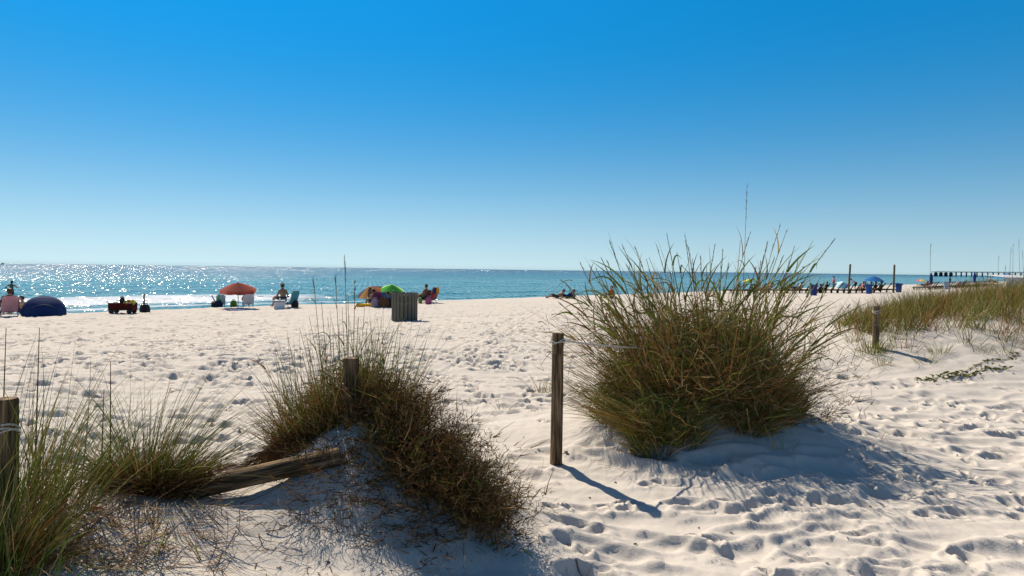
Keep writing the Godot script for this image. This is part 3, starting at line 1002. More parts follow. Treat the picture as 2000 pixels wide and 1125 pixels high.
func build_right_plants() -> void:
	rng.seed = 33
	# the grass that covers the dune
	var s := Shape.new()
	var made := 0
	var tries := 0
	while made < 680 and tries < 20000:
		tries += 1
		var px := rng.randf_range(1650, 2180)
		var fwd := rng.randf_range(11.6, 21.0)
		var x := (px - 1000.0) / FOC * fwd
		var m := mound_height(x, fwd)
		var need := 0.43 + 0.30 * lumps.get_noise_2d(x * 3.0, fwd * 3.0)
		if m < need:
			continue
		if fwd < 12.6 + (px - 1700.0) * 0.0015 and rng.randf() < 0.5:
			continue
		made += 1
		var at := Vector3(x, 0, -fwd)
		var low := smoothstep(0.4, 0.8, m)
		tuft(s, at, 0.22, 0.22, 30, 0.22, lerpf(0.42, 0.75, low) * rng.randf_range(0.7, 1.25), 0.6, 0.4, 0.008, green_mix if rng.randf() < 0.6 + 0.8 * lumps.get_noise_2d(x * 4.0 + 40.0, fwd * 4.0) else brown_mix, Vector3(0.1, 0, 0), 4)
	var g := put("dune_grass", s, mat.blade, self)
	g.set_meta("kind", "stuff")
	tag(g, "thick olive and brown grass covering the far dune", "dune grass")
	for q in [[1668, 668, 60, "yellowish grass tuft at the foot of the short dune post"], [1690, 690, 50, "thin grass tuft in front of the short dune post"], [1722, 712, 46, "low spreading grass tuft on bare sand below the dune post"], [1808, 708, 50, "upright leafy tuft with a pale stem below the dune grass"], [1835, 690, 60, "dense green tuft between the dune grass and bare slope"], [1922, 690, 34, "small reddish tuft high on the bare dune slope"], [1966, 690, 40, "green tuft on the bare slope beside trailing vines"], [1650, 640, 46, "fine pale tuft at the dune's beach end"]]:
		small_tuft(q[0], q[1], q[2], 0.16, 0.42, 0.16, green_mix, q[3])
	small_tuft(1058, 770, 60, 0.18, 0.42, 0.14, green_mix, "pale tuft on the sand crest behind the clear post")
	small_tuft(982, 800, 9, 0.12, 0.26, 0.09, green_mix, "few thin blades on the sand ripples behind the clear post")
	small_tuft(1530, 880, 12, 0.16, 0.40, 0.10, green_mix, "few long blades on shaded sand at the big clump's foot")
	small_tuft(1722, 858, 10, 0.06, 0.16, 0.04, straw_mix, "tiny dry orange tuft on sand beside the grass shadow")
	small_tuft(1662, 742, 14, 0.12, 0.30, 0.2, brown_mix, "sparse dry blades between the big clump and the dune")
	small_tuft(905, 870, 16, 0.12, 0.34, 0.16, brown_mix, "sparse brown blades on sand beside the twiggy shrub")
	small_tuft(1790, 800, 4, 0.10, 0.24, 0.05, straw_mix, "lone dry blades on trampled sand below the vines")
	# thin flower stems that rise above the dune
	for q in [[1818, 478, 1818, 600, 13.5], [1951, 500, 1949, 556, 17.0], [1975, 484, 1972, 552, 17.0], [1979, 478, 1980, 552, 17.2], [1990, 468, 1996, 548, 17.5], [1997, 490, 2004, 548, 17.5], [1964, 520, 1962, 556, 17.0]]:
		var tip := at_depth(q[0], q[1], q[4])
		var ft := at_depth(q[2], q[3], q[4])
		var root := grounded(ft, -0.02)
		var st := thing("sea_oat_stem", "lone thin flower stem rising high above the dune grass", "grass stem", Vector3.ZERO, 0.0, "thin flower stems above the dune")
		put("stem", reed(root, (tip - root).normalized() - Vector3(0.03, 0, 0), (tip - root).length(), 0.011, 0, 0.1, Vector3(0.03, 0, 0), straw_mix, true), mat.blade, st)
	# vines trailing down the bare slope
	for q in [[1795, 742, 1900, 728, "yellow green vine trailing over sand below the tufts"], [1880, 735, 1965, 716, "leafy vine with dark shadows climbing the bare slope"], [1840, 740, 1990, 690, "long thin vine runner crossing the bare dune slope"]]:
		var t := thing("beach_vine", q[4], "vine")
		var line := PackedVector3Array()
		var radii := PackedFloat32Array()
		var leaf := Shape.new()
		for k in 15:
			var f := k / 14.0
			var p := on_sand(lerpf(q[0], q[2], f), lerpf(q[1], q[3], f) + 5.0 * sin(f * 9.0)) + Vector3(0, 0.012, 0)
			line.push_back(p)
			radii.push_back(0.005)
			for e in 3:
				var a := rng.randf() * TAU
				var col := shade_of([Color(0.12, 0.15, 0.03), Color(0.20, 0.19, 0.04), Color(0.07, 0.09, 0.02)][rng.randi() % 3])
				leaf.blade(p + Vector3(rng.randfn(0, 0.06), 0.0, rng.randfn(0, 0.06)), Vector3(cos(a) * 0.7, 0.6, sin(a) * 0.7).normalized(), rng.randf_range(0.04, 0.08), 0.03, Vector3(cos(a) * 0.3, -0.3, sin(a) * 0.3), 3, col, Vector3(-sin(a), 0, cos(a)))
		var st := Shape.new()
		st.tube(line, radii, 5)
		put("runner", st, paint(0.13, 0.08, 0.04), t)
		put("leaves", leaf, mat.blade, t).set_meta("kind", "stuff")
	# a brown spray of dead flowers at the big clump's shaded side
	var d := on_sand(1625, 828)
	var t := thing("dead_flower_spray", "dark dried flower spray leaning out of the big clump", "dead plant")
	s = Shape.new()
	for k in 26:
		twig(s, d + Vector3(rng.randfn(-0.2, 0.1), 0.0, rng.randfn(0, 0.05)), Vector3(rng.randf_range(0.3, 1.1), rng.randf_range(0.2, 0.7), rng.randfn(0, 0.3)).normalized(), rng.randf_range(0.2, 0.5), 0.006, twig_mix, 3)
	put("sprays", s, mat.blade, t).set_meta("kind", "stuff")

func scrap(called: String, px: float, py: float, size: float, m: Material, label: String, category: String, group := "") -> void:
	# a crumpled scrap lying on the sand
	var p := on_sand(px, py)
	var s := Shape.new()
	for k in 9:
		var a := rng.randf() * TAU
		var d := Vector3(cos(a), rng.randf_range(0.0, 0.8), sin(a)).normalized()
		s.blade(p + Vector3(rng.randfn(0, size * 0.2), 0.004, rng.randfn(0, size * 0.2)), d, size * rng.randf_range(0.5, 1.1), size * 0.45, Vector3(0, -0.3, 0), 3, Color.WHITE, Vector3(0.2, 1, 0.3))
	var o := put(called, s, m, self)
	tag(o, label, category, group)

func build_scraps() -> void:
	rng.seed = 5
	scrap("dry_seaweed", 1107, 886, 0.05, paint(0.05, 0.03, 0.015), "dark dried weed lying against the clear post's foot", "seaweed")
	scrap("red_leaf", 188, 995, 0.05, paint(0.42, 0.05, 0.03), "small red scrap among dry stems", "scrap")
	scrap("green_scrap", 1715, 811, 0.035, paint(0.02, 0.32, 0.20), "tiny teal green scrap lying on open sand", "scrap")
	scrap("red_scrap", 1768, 895, 0.025, paint(0.35, 0.08, 0.05), "tiny red scrap within the big clump's shadow", "scrap")
	for q in [[1046, 884], [1052, 878], [1060, 882], [1203, 943], [1110, 1065], [1428, 1041], [1365, 1032], [1240, 1063], [1530, 938], [1616, 1101], [1152, 973], [1700, 990], [545, 1110], [640, 1098], [1655, 1052]]:
		scrap("weed_crumb", q[0], q[1], rng.randf_range(0.012, 0.022), paint(0.035, 0.022, 0.012), "crumb of dark dried weed on the pale sand", "weed", "crumbs of dried weed on the sand")
	# bent dead stems lying alone on smooth sand
	for q in [[520, 1040, 620, 1000, "long bent dead twig on smooth sand in front of the fallen post"], [505, 1045, 545, 1072, "short dead twig crossing the end of a longer one"], [1125, 1095, 1160, 1118, "tiny forked twig on smooth sand beyond the shrub's shadow"], [470, 985, 540, 960, "dead twig lying close beside the fallen post"], [575, 1005, 660, 975, "dead twig at the foot of the twiggy shrub"]]:
		var a := on_sand(q[0], q[1]) + Vector3(0, 0.008, 0)
		var b := on_sand(q[2], q[3]) + Vector3(0, 0.012, 0)
		var line := PackedVector3Array()
		var radii := PackedFloat32Array()
		for k in 9:
			var f := k / 8.0
			var p := a.lerp(b, f) + Vector3(0, 0, 0.05 * sin(f * 4.0))
			line.push_back(Vector3(p.x, sand(p.x, p.z) + 0.008 + 0.02 * sin(f * PI), p.z))
			radii.push_back(0.0035 * (1.2 - f))
		var s := Shape.new()
		s.tube(line, radii, 5)
		tag(put("loose_twig", s, paint(0.09, 0.055, 0.028), self), q[4], "twig", "dead twigs lying on the sand")

# ---------------------------------------------------------------- people
func flesh(bones: Array, cell: float, k: float, grow := 0.0) -> ArrayMesh:
	# the skin round a set of tapered bones [from, to, radius, radius], joined smoothly and meshed as surface nets
	var lo := Vector3.INF
	var hi := -Vector3.INF
	for b in bones:
		var r: float = maxf(b[2], b[3]) + grow + 2.5 * cell
		lo = lo.min(b[0] - Vector3.ONE * r).min(b[1] - Vector3.ONE * r)
		hi = hi.max(b[0] + Vector3.ONE * r).max(b[1] + Vector3.ONE * r)
	var nx := int((hi.x - lo.x) / cell) + 2
	var ny := int((hi.y - lo.y) / cell) + 2
	var nz := int((hi.z - lo.z) / cell) + 2
	var f := PackedFloat32Array(); f.resize(nx * ny * nz)
	for b in bones:
		var a: Vector3 = b[0]
		var ab: Vector3 = b[1] - a
		var ll := maxf(ab.length_squared(), 1e-8)
		var r0: float = b[2] + grow
		var r1: float = b[3] + grow
		var pad := maxf(r0, r1) + k * 4.0 + cell
		var bl: Vector3 = (a.min(b[1]) - Vector3.ONE * pad - lo) / cell
		var bh: Vector3 = (a.max(b[1]) + Vector3.ONE * pad - lo) / cell
		for z in range(maxi(int(bl.z), 0), mini(int(bh.z) + 1, nz)):
			for y in range(maxi(int(bl.y), 0), mini(int(bh.y) + 1, ny)):
				for x in range(maxi(int(bl.x), 0), mini(int(bh.x) + 1, nx)):
					var p := lo + Vector3(x, y, z) * cell
					var t := clampf((p - a).dot(ab) / ll, 0.0, 1.0)
					var d := p.distance_to(a + ab * t) - lerpf(r0, r1, t)
					f[(z * ny + y) * nx + x] += exp(-d / k)
	for i in f.size():
		f[i] = -k * log(f[i]) if f[i] > 1e-9 else 1.0
	var s := Shape.new()
	var at := PackedInt32Array(); at.resize(nx * ny * nz); at.fill(-1)
	var step := [1, nx, nx * ny]
	for z in nz - 1:
		for y in ny - 1:
			for x in nx - 1:
				var i := (z * ny + y) * nx + x
				var inside := 0
				for e in 8:
					if f[i + (e & 1) + (nx if e & 2 else 0) + (nx * ny if e & 4 else 0)] < 0.0:
						inside += 1
				if inside == 0 or inside == 8:
					continue
				var sum := Vector3.ZERO
				var m := 0
				for e in 8:
					var fe := f[i + (e & 1) + (nx if e & 2 else 0) + (nx * ny if e & 4 else 0)]
					for ax in 3:
						if e & (1 << ax):
							continue
						var e2: int = e | (1 << ax)
						var fe2 := f[i + (e2 & 1) + (nx if e2 & 2 else 0) + (nx * ny if e2 & 4 else 0)]
						if (fe < 0.0) != (fe2 < 0.0):
							var q := fe / (fe - fe2)
							var pa := Vector3(e & 1, 1 if e & 2 else 0, 1 if e & 4 else 0)
							var pb := Vector3(e2 & 1, 1 if e2 & 2 else 0, 1 if e2 & 4 else 0)
							sum += pa.lerp(pb, q)
							m += 1
				at[i] = s.vert(lo + (Vector3(x, y, z) + sum / m) * cell, Vector3.ZERO, Color.WHITE)
	for z in range(1, nz - 1):
		for y in range(1, ny - 1):
			for x in range(1, nx - 1):
				var i := (z * ny + y) * nx + x
				for ax in 3:
					var fa := f[i]
					var fb: float = f[i + step[ax]]
					if (fa < 0.0) == (fb < 0.0):
						continue
					var u: int = step[(ax + 1) % 3]
					var w: int = step[(ax + 2) % 3]
					var q := [at[i - u - w], at[i - w], at[i], at[i - u]]
					if q.has(-1):
						continue
					if fa >= 0.0:
						q.reverse()
					s.tri(q[0], q[2], q[1]); s.tri(q[0], q[3], q[2])
	for e in range(0, s.ix.size(), 3):
		var a := s.v[s.ix[e]]
		var nn := (s.v[s.ix[e + 2]] - a).cross(s.v[s.ix[e + 1]] - a)
		for j in 3:
			s.n[s.ix[e + j]] += nn
	for i in s.n.size():
		s.n[i] = s.n[i].normalized()
	return s.mesh()

func figure(hip: Vector3, spine: Vector3, knee: Array, ankle: Array, hand: Array, look := Vector3(0, 0, -1)) -> Dictionary:
	# bones of a person who faces -Z; spine points from the hips to the neck
	spine = spine.normalized()
	var chest := hip + spine * 0.30
	var neck := hip + spine * 0.50
	var ahead := Vector3(0, 0, -1)
	var head := neck + (spine * 0.6 + Vector3.UP * 0.4).normalized() * 0.17 + look * 0.03
	var skin := [[hip, hip + spine * 0.12, 0.135, 0.125], [hip + spine * 0.14, chest, 0.12, 0.135], [chest, neck - spine * 0.08, 0.135, 0.10], [neck - spine * 0.03, neck + spine * 0.09, 0.055, 0.05], [head - Vector3(0, 0.03, 0) + look * 0.02, head + Vector3(0, 0.045, 0), 0.075, 0.092], [head + look * 0.08 - Vector3(0, 0.01, 0), head + look * 0.105 - Vector3(0, 0.02, 0), 0.02, 0.016]]
	var shirt := [[hip + spine * 0.05, chest, 0.135, 0.14], [chest, neck - spine * 0.08, 0.14, 0.10]]
	var shorts := [[hip - spine * 0.02, hip + spine * 0.08, 0.14, 0.13]]
	for e in 2:
		var sd := -1.0 if e == 0 else 1.0
		skin.append([head + Vector3(sd * 0.082, -0.005, 0.0), head + Vector3(sd * 0.088, 0.02, 0.005), 0.016, 0.016])
		var sh := neck - spine * 0.07 + Vector3(sd * 0.175, 0, 0)
		var h: Vector3 = hand[e]
		var to := h - sh
		var spare := sqrt(maxf(0.0, 0.29 * 0.29 - to.length_squared() * 0.25))
		var el := (sh + h) * 0.5 + (Vector3(sd * 0.5, -0.5, 0.7)).normalized() * spare
		var fw := (h - el).normalized()
		skin.append([neck - spine * 0.06 + Vector3(sd * 0.04, 0, 0), sh, 0.07, 0.058])
		skin.append([sh, el, 0.050, 0.040]); skin.append([el, h, 0.038, 0.027])
		skin.append([h, h + fw * 0.06, 0.03, 0.034])
		var across := fw.cross(Vector3.UP if absf(fw.y) < 0.9 else Vector3.RIGHT).normalized()
		for q in 4:
			var o := across * (q - 1.5) * 0.02
			skin.append([h + fw * 0.07 + o, h + fw * [0.14, 0.155, 0.15, 0.13][q] + o * 1.15 + Vector3(0, -0.02, 0), 0.010, 0.008])
		skin.append([h + fw * 0.03 - across * sd * 0.03, h + fw * 0.09 - across * sd * 0.055, 0.012, 0.009])
		shirt.append([neck - spine * 0.06 + Vector3(sd * 0.04, 0, 0), sh, 0.075, 0.065]); shirt.append([sh, sh.lerp(el, 0.7), 0.062, 0.058])
		var hj := hip + Vector3(sd * 0.085, 0, 0)
		var k: Vector3 = knee[e]
		var an: Vector3 = ankle[e]
		skin.append([hj, k, 0.085, 0.055]); skin.append([k, an, 0.054, 0.036])
		var toe := ahead if (an - k).normalized().dot(ahead) < 0.85 else Vector3(0, 1, -0.2).normalized()
		skin.append([an + Vector3(0, -0.03, 0.03), an + toe * 0.16 + Vector3(0, -0.035, 0), 0.035, 0.026])
		shorts.append([hj, hj.lerp(k, 0.72), 0.09, 0.078])
	var hair := [[head + Vector3(0, 0.03, 0.015) - look * 0.02, head + Vector3(0, 0.055, 0.0), 0.092, 0.092], [head - look * 0.045 + Vector3(0, -0.03, 0), head - look * 0.03 + Vector3(0, 0.03, 0), 0.06, 0.075]]
	return {"skin": skin, "shirt": shirt, "shorts": shorts, "hair": hair, "head": head}

var poses := {}

func pose(which: String) -> Dictionary:
	if poses.has(which):
		return poses[which]
	var fg := {}
	match which:
		"stand":
			fg = figure(Vector3(0, 0.92, 0), Vector3(0, 1, 0.02), [Vector3(-0.10, 0.50, -0.03), Vector3(0.10, 0.50, -0.02)], [Vector3(-0.11, 0.08, 0.03), Vector3(0.11, 0.08, 0.02)], [Vector3(-0.27, 0.86, -0.06), Vector3(0.27, 0.86, -0.08)])
		"wade":
			fg = figure(Vector3(0, 0.92, 0), Vector3(0.05, 1, -0.08), [Vector3(-0.11, 0.52, -0.16), Vector3(0.12, 0.50, 0.05)], [Vector3(-0.12, 0.1, -0.05), Vector3(0.13, 0.12, 0.25)], [Vector3(-0.42, 1.12, -0.2), Vector3(0.45, 1.2, -0.1)])
		"bend":
			fg = figure(Vector3(0, 0.90, 0.12), Vector3(0, 0.55, -0.85), [Vector3(-0.11, 0.48, 0.05), Vector3(0.11, 0.48, 0.02)], [Vector3(-0.12, 0.08, 0.1), Vector3(0.12, 0.08, 0.08)], [Vector3(-0.16, 0.62, -0.5), Vector3(0.18, 0.6, -0.45)])
		"chair":
			fg = figure(Vector3(0, 0.36, 0.02), Vector3(0, 1, 0.28), [Vector3(-0.13, 0.48, -0.42), Vector3(0.13, 0.47, -0.42)], [Vector3(-0.13, 0.09, -0.66), Vector3(0.14, 0.09, -0.68)], [Vector3(-0.29, 0.46, -0.22), Vector3(0.29, 0.46, -0.22)])
		"lean":
			fg = figure(Vector3(0, 0.38, 0.0), Vector3(0.02, 1, -0.12), [Vector3(-0.16, 0.50, -0.40), Vector3(0.16, 0.48, -0.42)], [Vector3(-0.15, 0.09, -0.62), Vector3(0.2, 0.09, -0.66)], [Vector3(-0.22, 0.45, -0.40), Vector3(0.26, 0.42, -0.24)])
		"ground":
			fg = figure(Vector3(0, 0.13, 0.05), Vector3(0, 1, -0.05), [Vector3(-0.15, 0.42, -0.32), Vector3(0.15, 0.40, -0.34)], [Vector3(-0.12, 0.07, -0.55), Vector3(0.13, 0.07, -0.58)], [Vector3(-0.18, 0.38, -0.38), Vector3(0.2, 0.36, -0.36)])
		"recline":
			fg = figure(Vector3(0, 0.14, 0.0), Vector3(0, 0.55, 0.8), [Vector3(-0.12, 0.32, -0.38), Vector3(0.12, 0.16, -0.42)], [Vector3(-0.12, 0.08, -0.68), Vector3(0.13, 0.08, -0.84)], [Vector3(-0.28, 0.05, 0.28), Vector3(0.28, 0.05, 0.28)])
		"lounge":
			fg = figure(Vector3(0, 0.50, -0.05), Vector3(0, 0.72, 0.7), [Vector3(-0.11, 0.62, -0.44), Vector3(0.11, 0.48, -0.48)], [Vector3(-0.11, 0.46, -0.82), Vector3(0.12, 0.46, -0.92)], [Vector3(-0.25, 0.5, 0.0), Vector3(0.25, 0.5, 0.0)])
	var fine := 0.02
	var made := {"body": flesh(fg.skin, fine, 0.016), "shirt": flesh(fg.shirt, 0.026, 0.02, 0.012), "shorts": flesh(fg.shorts, 0.026, 0.02, 0.012), "hair": flesh(fg.hair, 0.02, 0.015), "head": fg.head}
	poses[which] = made
	return made

func person(at: Vector3, turn: float, which: String, label: String, skin: Color, hair: Color, shirt = null, shorts = null, size := 1.0, hat = null, group := "people on the beach") -> Node3D:
	var ps := pose(which)
	var t := thing("person", label, "person", at, turn, group)
	t.scale = Vector3.ONE * size
	put_mesh("body", ps.body, paint(skin.r, skin.g, skin.b, 0.6, 0.4), t)
	put_mesh("hair", ps.hair, paint(hair.r, hair.g, hair.b, 0.6, 0.4), t)
	if shirt != null:
		put_mesh("shirt", ps.shirt, cloth(shirt.r, shirt.g, shirt.b, 0.1), t)
	if shorts != null:
		put_mesh("shorts", ps.shorts, cloth(shorts.r, shorts.g, shorts.b, 0.1), t)
	if hat != null:
		var s := Shape.new()
		var h: Vector3 = ps.head
		var line := PackedVector3Array([h + Vector3(0, 0.055, 0), h + Vector3(0, 0.09, 0), h + Vector3(0, 0.125, 0), h + Vector3(0, 0.15, 0), h + Vector3(0, 0.155, 0)])
		s.tube(line, PackedFloat32Array([0.108, 0.106, 0.088, 0.05, 0.008]), 14)
		var brim := PackedVector3Array([h + Vector3(0, 0.06, -0.02), h + Vector3(0, 0.066, -0.02)])
		s.tube(brim, PackedFloat32Array([0.15, 0.145]), 16)
		put("sun_hat", s, cloth(hat.r, hat.g, hat.b, 0.2), t)
	return t

var tan_skin := Color(0.30, 0.16, 0.09)
var fair_skin := Color(0.46, 0.27, 0.18)
var dark_hair := Color(0.02, 0.014, 0.01)
var brown_hair := Color(0.06, 0.035, 0.02)
var fair_hair := Color(0.20, 0.13, 0.06)

# ---------------------------------------------------------------- beach furniture; fronts are -Z
func rod(s: Shape, a: Vector3, b: Vector3, r: float, sides := 7) -> void:
	s.tube(PackedVector3Array([a, b]), PackedFloat32Array([r, r]), sides)

func sling(a: Vector3, b: Vector3, half: float, sag: float, out: Vector3, round_: float) -> Shape:
	# a strip of cloth stretched from a to b, sagging between, with rounded corners at b
	var s := Shape.new()
	var rows := 9
	for k in rows + 1:
		var t := float(k) / rows
		var c := a.lerp(b, t) - out * sag * sin(t * PI)
		var w := half
		if t > 0.85:
			w = half - round_ * (1.0 - sqrt(maxf(0.0, 1.0 - pow((t - 0.85) / 0.15, 2.0))))
		for e in [-1.0, 0.0, 1.0]:
			s.vert(c + Vector3(w * e, 0, 0) - out * 0.02 * (1.0 - absf(e)), out, Color.WHITE, Vector2(e * 0.5 + 0.5, t))
		for e in [-1.0, 0.0, 1.0]:
			s.vert(c + Vector3(w * e, 0, 0) - out * (0.012 + 0.02 * (1.0 - absf(e))), -out, Color.WHITE, Vector2(e * 0.5 + 0.5, t))
	for k in rows:
		for e in 2:
			var i := k * 6 + e
			s.tri(i, i + 1, i + 6); s.tri(i + 1, i + 7, i + 6)
			i += 3
			s.tri(i, i + 6, i + 1); s.tri(i + 1, i + 6, i + 7)
	return s

func beach_chair(at: Vector3, turn: float, label: String, back: Material, seat: Material, frame: Material, back_len := 0.60, tilt := 0.36, group := "low folding beach chairs") -> Node3D:
	var t := thing("beach_chair", label, "chair", at, turn, group)
	var a := Vector3(0, 0.20, 0.20)
	var b := a + Vector3(0, cos(tilt), sin(tilt)) * back_len
	var out := Vector3(0, sin(tilt), -cos(tilt))
	put("backrest", sling(a, b, 0.27, 0.03, out, 0.09), back, t)
	put("seat", sling(Vector3(0, 0.20, 0.20), Vector3(0, 0.27, -0.24), 0.26, 0.035, Vector3(0, 1, 0.15), 0.03), seat, t)
	var s := Shape.new()
	for e in [-1.0, 1.0]:
		rod(s, a + Vector3(e * 0.285, -0.04, 0), b + Vector3(e * 0.285, -0.05, 0), 0.013)
		rod(s, Vector3(e * 0.285, 0.20, 0.22), Vector3(e * 0.285, 0.28, -0.26), 0.012)
		rod(s, Vector3(e * 0.285, 0.28, -0.24), Vector3(e * 0.285, 0.0, -0.06), 0.012)
		rod(s, Vector3(e * 0.285, 0.24, -0.02), Vector3(e * 0.285, 0.0, 0.30), 0.012)
		rod(s, Vector3(e * 0.30, 0.44, 0.28), Vector3(e * 0.30, 0.26, -0.16), 0.010)
	rod(s, b + Vector3(-0.25, 0, 0), b + Vector3(0.25, 0, 0), 0.013)
	rod(s, Vector3(-0.285, 0.01, 0.30), Vector3(0.285, 0.01, 0.30), 0.012)
	put("frame", s, frame, t)
	for e in [-1.0, 1.0]:
		var ar := Shape.new()
		ar.box(Transform3D(Basis.from_euler(Vector3(0.06, 0, 0)), Vector3(e * 0.305, 0.445, 0.06)), Vector3(0.05, 0.025, 0.44))
		put("armrest", ar, frame, t)
	return t

func canopy_panel(radius: float, rise: float, a0: float, a1: float, flap: float) -> Shape:
	var s := Shape.new()
	var rows := 6
	var cols := 4
	for k in rows + 1 + (1 if flap > 0.0 else 0):
		var t := minf(float(k) / rows, 1.0)
		for q in cols + 1:
			var u := float(q) / cols
			var a := lerpf(a0, a1, u)
			# cloth lies straight between the ribs and sags a little
			var chord := cos((a1 - a0) * 0.5) / cos(lerpf(-0.5, 0.5, u) * (a1 - a0))
			var r := radius * t * lerpf(1.0, chord, t)
			var sag := 0.03 * radius * t * sin(u * PI)
			var y := rise * (1.0 - pow(t, 1.55)) - sag
			if k > rows:
				y -= flap * (0.7 + 0.3 * absf(cos(u * PI)))
			s.vert(Vector3(cos(a) * r, y, sin(a) * r), Vector3(cos(a) * 0.5, 0.85, sin(a) * 0.5).normalized(), Color.WHITE, Vector2(u, t))
	for k in rows + (1 if flap > 0.0 else 0):
		for q in cols:
			var i := k * (cols + 1) + q
			s.tri(i, i + cols + 1, i + 1); s.tri(i + 1, i + cols + 1, i + cols + 2)
	return s

func umbrella(at: Vector3, radius: float, rise: float, high_: float, tilt: Vector3, colors: Array, label: String, spin := 0.2, flap := 0.06, group := "open beach umbrellas") -> Node3D:
	# at: foot of the pole; the canopy's rim stands high_ above it
	var t := thing("beach_umbrella", label, "umbrella", at, 0.0, group)
	var head := Node3D.new()
	head.name = "canopy"
	t.add_child(head)
	var axis := (Vector3.UP + tilt).normalized()
	var side := axis.cross(Vector3.FORWARD).normalized()
	var neck := Vector3(0, high_ * 0.8, 0)
	head.transform = Transform3D(Basis(side, axis, side.cross(axis)), neck + axis * high_ * 0.2)
	for k in 8:
		var c: Color = colors[k % colors.size()]
		put("panel", canopy_panel(radius, rise, spin + TAU * k / 8.0, spin + TAU * (k + 1) / 8.0, flap), cloth(c.r, c.g, c.b, 0.3), head)
		var rb := Shape.new()
		var a := spin + TAU * k / 8.0
		var line := PackedVector3Array()
		var rr := PackedFloat32Array()
		for q in 6:
			var f := q / 5.0
			line.push_back(Vector3(cos(a) * radius * f, rise * (1.0 - pow(f, 1.55)) - 0.012, sin(a) * radius * f))
			rr.push_back(0.006)
		rb.tube(line, rr, 4, Color.WHITE, false)
		put("rib", rb, paint(0.25, 0.25, 0.25, 0.5), head)
	var fin := Shape.new()
	rod(fin, Vector3(0, rise - 0.02, 0), Vector3(0, rise + 0.06, 0), 0.018)
	put("finial", fin, paint(0.3, 0.3, 0.3), head)
	var s := Shape.new()
	s.tube(PackedVector3Array([Vector3(0, -0.2, 0), neck, neck + axis * (high_ * 0.2 + rise)]), PackedFloat32Array([0.02, 0.02, 0.016]), 8)
	put("pole", s, paint(0.32, 0.31, 0.30, 0.5), t)
	return t

func folded_umbrella(at: Vector3, tall: float, c: Color, label: String) -> void:
	var t := thing("folded_umbrella", label, "umbrella", at, 0.0, "folded blue umbrellas")
	var s := Shape.new()
	var line := PackedVector3Array()
	var rr := PackedFloat32Array()
	for q in [[0.34, 0.10], [0.42, 0.17], [0.6, 0.20], [0.8, 0.16], [0.93, 0.09], [0.985, 0.03], [1.0, 0.008]]:
		line.push_back(Vector3(0, tall * q[0], 0)); rr.push_back(q[1])
	s.tube(line, rr, 12)
	for i in s.v.size():
		var a := atan2(s.v[i].z, s.v[i].x)
		var k := 1.0 + 0.16 * sin(a * 6.0)
		s.v[i] = Vector3(s.v[i].x * k, s.v[i].y, s.v[i].z * k)
	put("canopy", s, cloth(c.r, c.g, c.b, 0.2), t)
	var p := Shape.new()
	rod(p, Vector3(0, -0.2, 0), Vector3(0, tall * 0.4, 0), 0.022)
	put("pole", p, paint(0.3, 0.28, 0.25), t)

func lounger() -> Node3D:
	var t := thing("wooden_lounger", "dark wooden lounger with raised slatted back in the row facing the sea", "lounger", Vector3.ZERO, 0.0, "wooden loungers in rows")
	var wd := paint(0.048, 0.029, 0.019, 0.85)
	var s := Shape.new()
	for e in [-1.0, 1.0]:
		s.box(Transform3D(Basis(), Vector3(e * 0.32, 0.30, 0)), Vector3(0.045, 0.09, 1.95))
	s.box(Transform3D(Basis(), Vector3(0, 0.30, -0.95)), Vector3(0.60, 0.085, 0.045))
	s.box(Transform3D(Basis(), Vector3(0, 0.30, 0.95)), Vector3(0.60, 0.085, 0.045))
	put("frame", s, wd, t)
	for q in [[-0.3, -0.85], [0.3, -0.85], [-0.3, 0.8], [0.3, 0.8]]:
		var l := Shape.new()
		l.box(Transform3D(Basis(), Vector3(q[0], 0.11, q[1])), Vector3(0.055, 0.30, 0.07))
		put("leg", l, wd, t)
	var sl := Shape.new()
	sl.box(Transform3D.IDENTITY, Vector3(0.585, 0.022, 0.085))
	var sm := sl.mesh()
	for k in 10:
		var o := put_mesh("slat", sm, wd, t)
		o.position = Vector3(0, 0.357, -0.86 + k * 0.115)
	var back := Node3D.new()
	back.name = "backrest"
	t.add_child(back)
	back.position = Vector3(0, 0.36, 0.28)
	back.rotation.x = -0.95
	var bf := Shape.new()
	for e in [-1.0, 1.0]:
		bf.box(Transform3D(Basis(), Vector3(e * 0.27, 0, 0.38)), Vector3(0.05, 0.04, 0.76))
	put("back_frame", bf, wd, back)
	for k in 6:
		var o := put_mesh("slat", sm, wd, back)
		o.position = Vector3(0, 0.032, 0.06 + k * 0.128)
	return t

func barrel(at: Vector3, tall: float, c: Color, label: String) -> void:
	var t := thing("trash_barrel", label, "trash barrel", at, 0.0, "plastic trash barrels")
	var s := Shape.new()
	var line := PackedVector3Array()
	var rr := PackedFloat32Array()
	for q in [[0.0, 0.235], [0.03, 0.25], [0.5, 0.275], [0.84, 0.295], [0.88, 0.30]]:
		line.push_back(Vector3(0, tall * q[0], 0)); rr.push_back(q[1] * tall / 0.9)
	s.tube(line, rr, 20)
	put("bin", s, paint(c.r, c.g, c.b, 0.5), t)
	s = Shape.new()
	line = PackedVector3Array([Vector3(0, tall * 0.86, 0), Vector3(0, tall * 0.87, 0), Vector3(0, tall * 0.95, 0), Vector3(0, tall * 0.99, 0), Vector3(0, tall, 0)])
	s.tube(line, PackedFloat32Array([0.33, 0.345, 0.345, 0.32, 0.1]), 20)
	put("rim", s, paint(c.r * 0.8, c.g * 0.8, c.b * 0.8, 0.5), t)
	for e in [-1.0, 1.0]:
		var h := Shape.new()
		h.box(Transform3D(Basis(), Vector3(e * 0.36, tall * 0.84, 0)), Vector3(0.08, 0.05, 0.16))
		put("handle", h, paint(c.r * 0.8, c.g * 0.8, c.b * 0.8, 0.5), t)

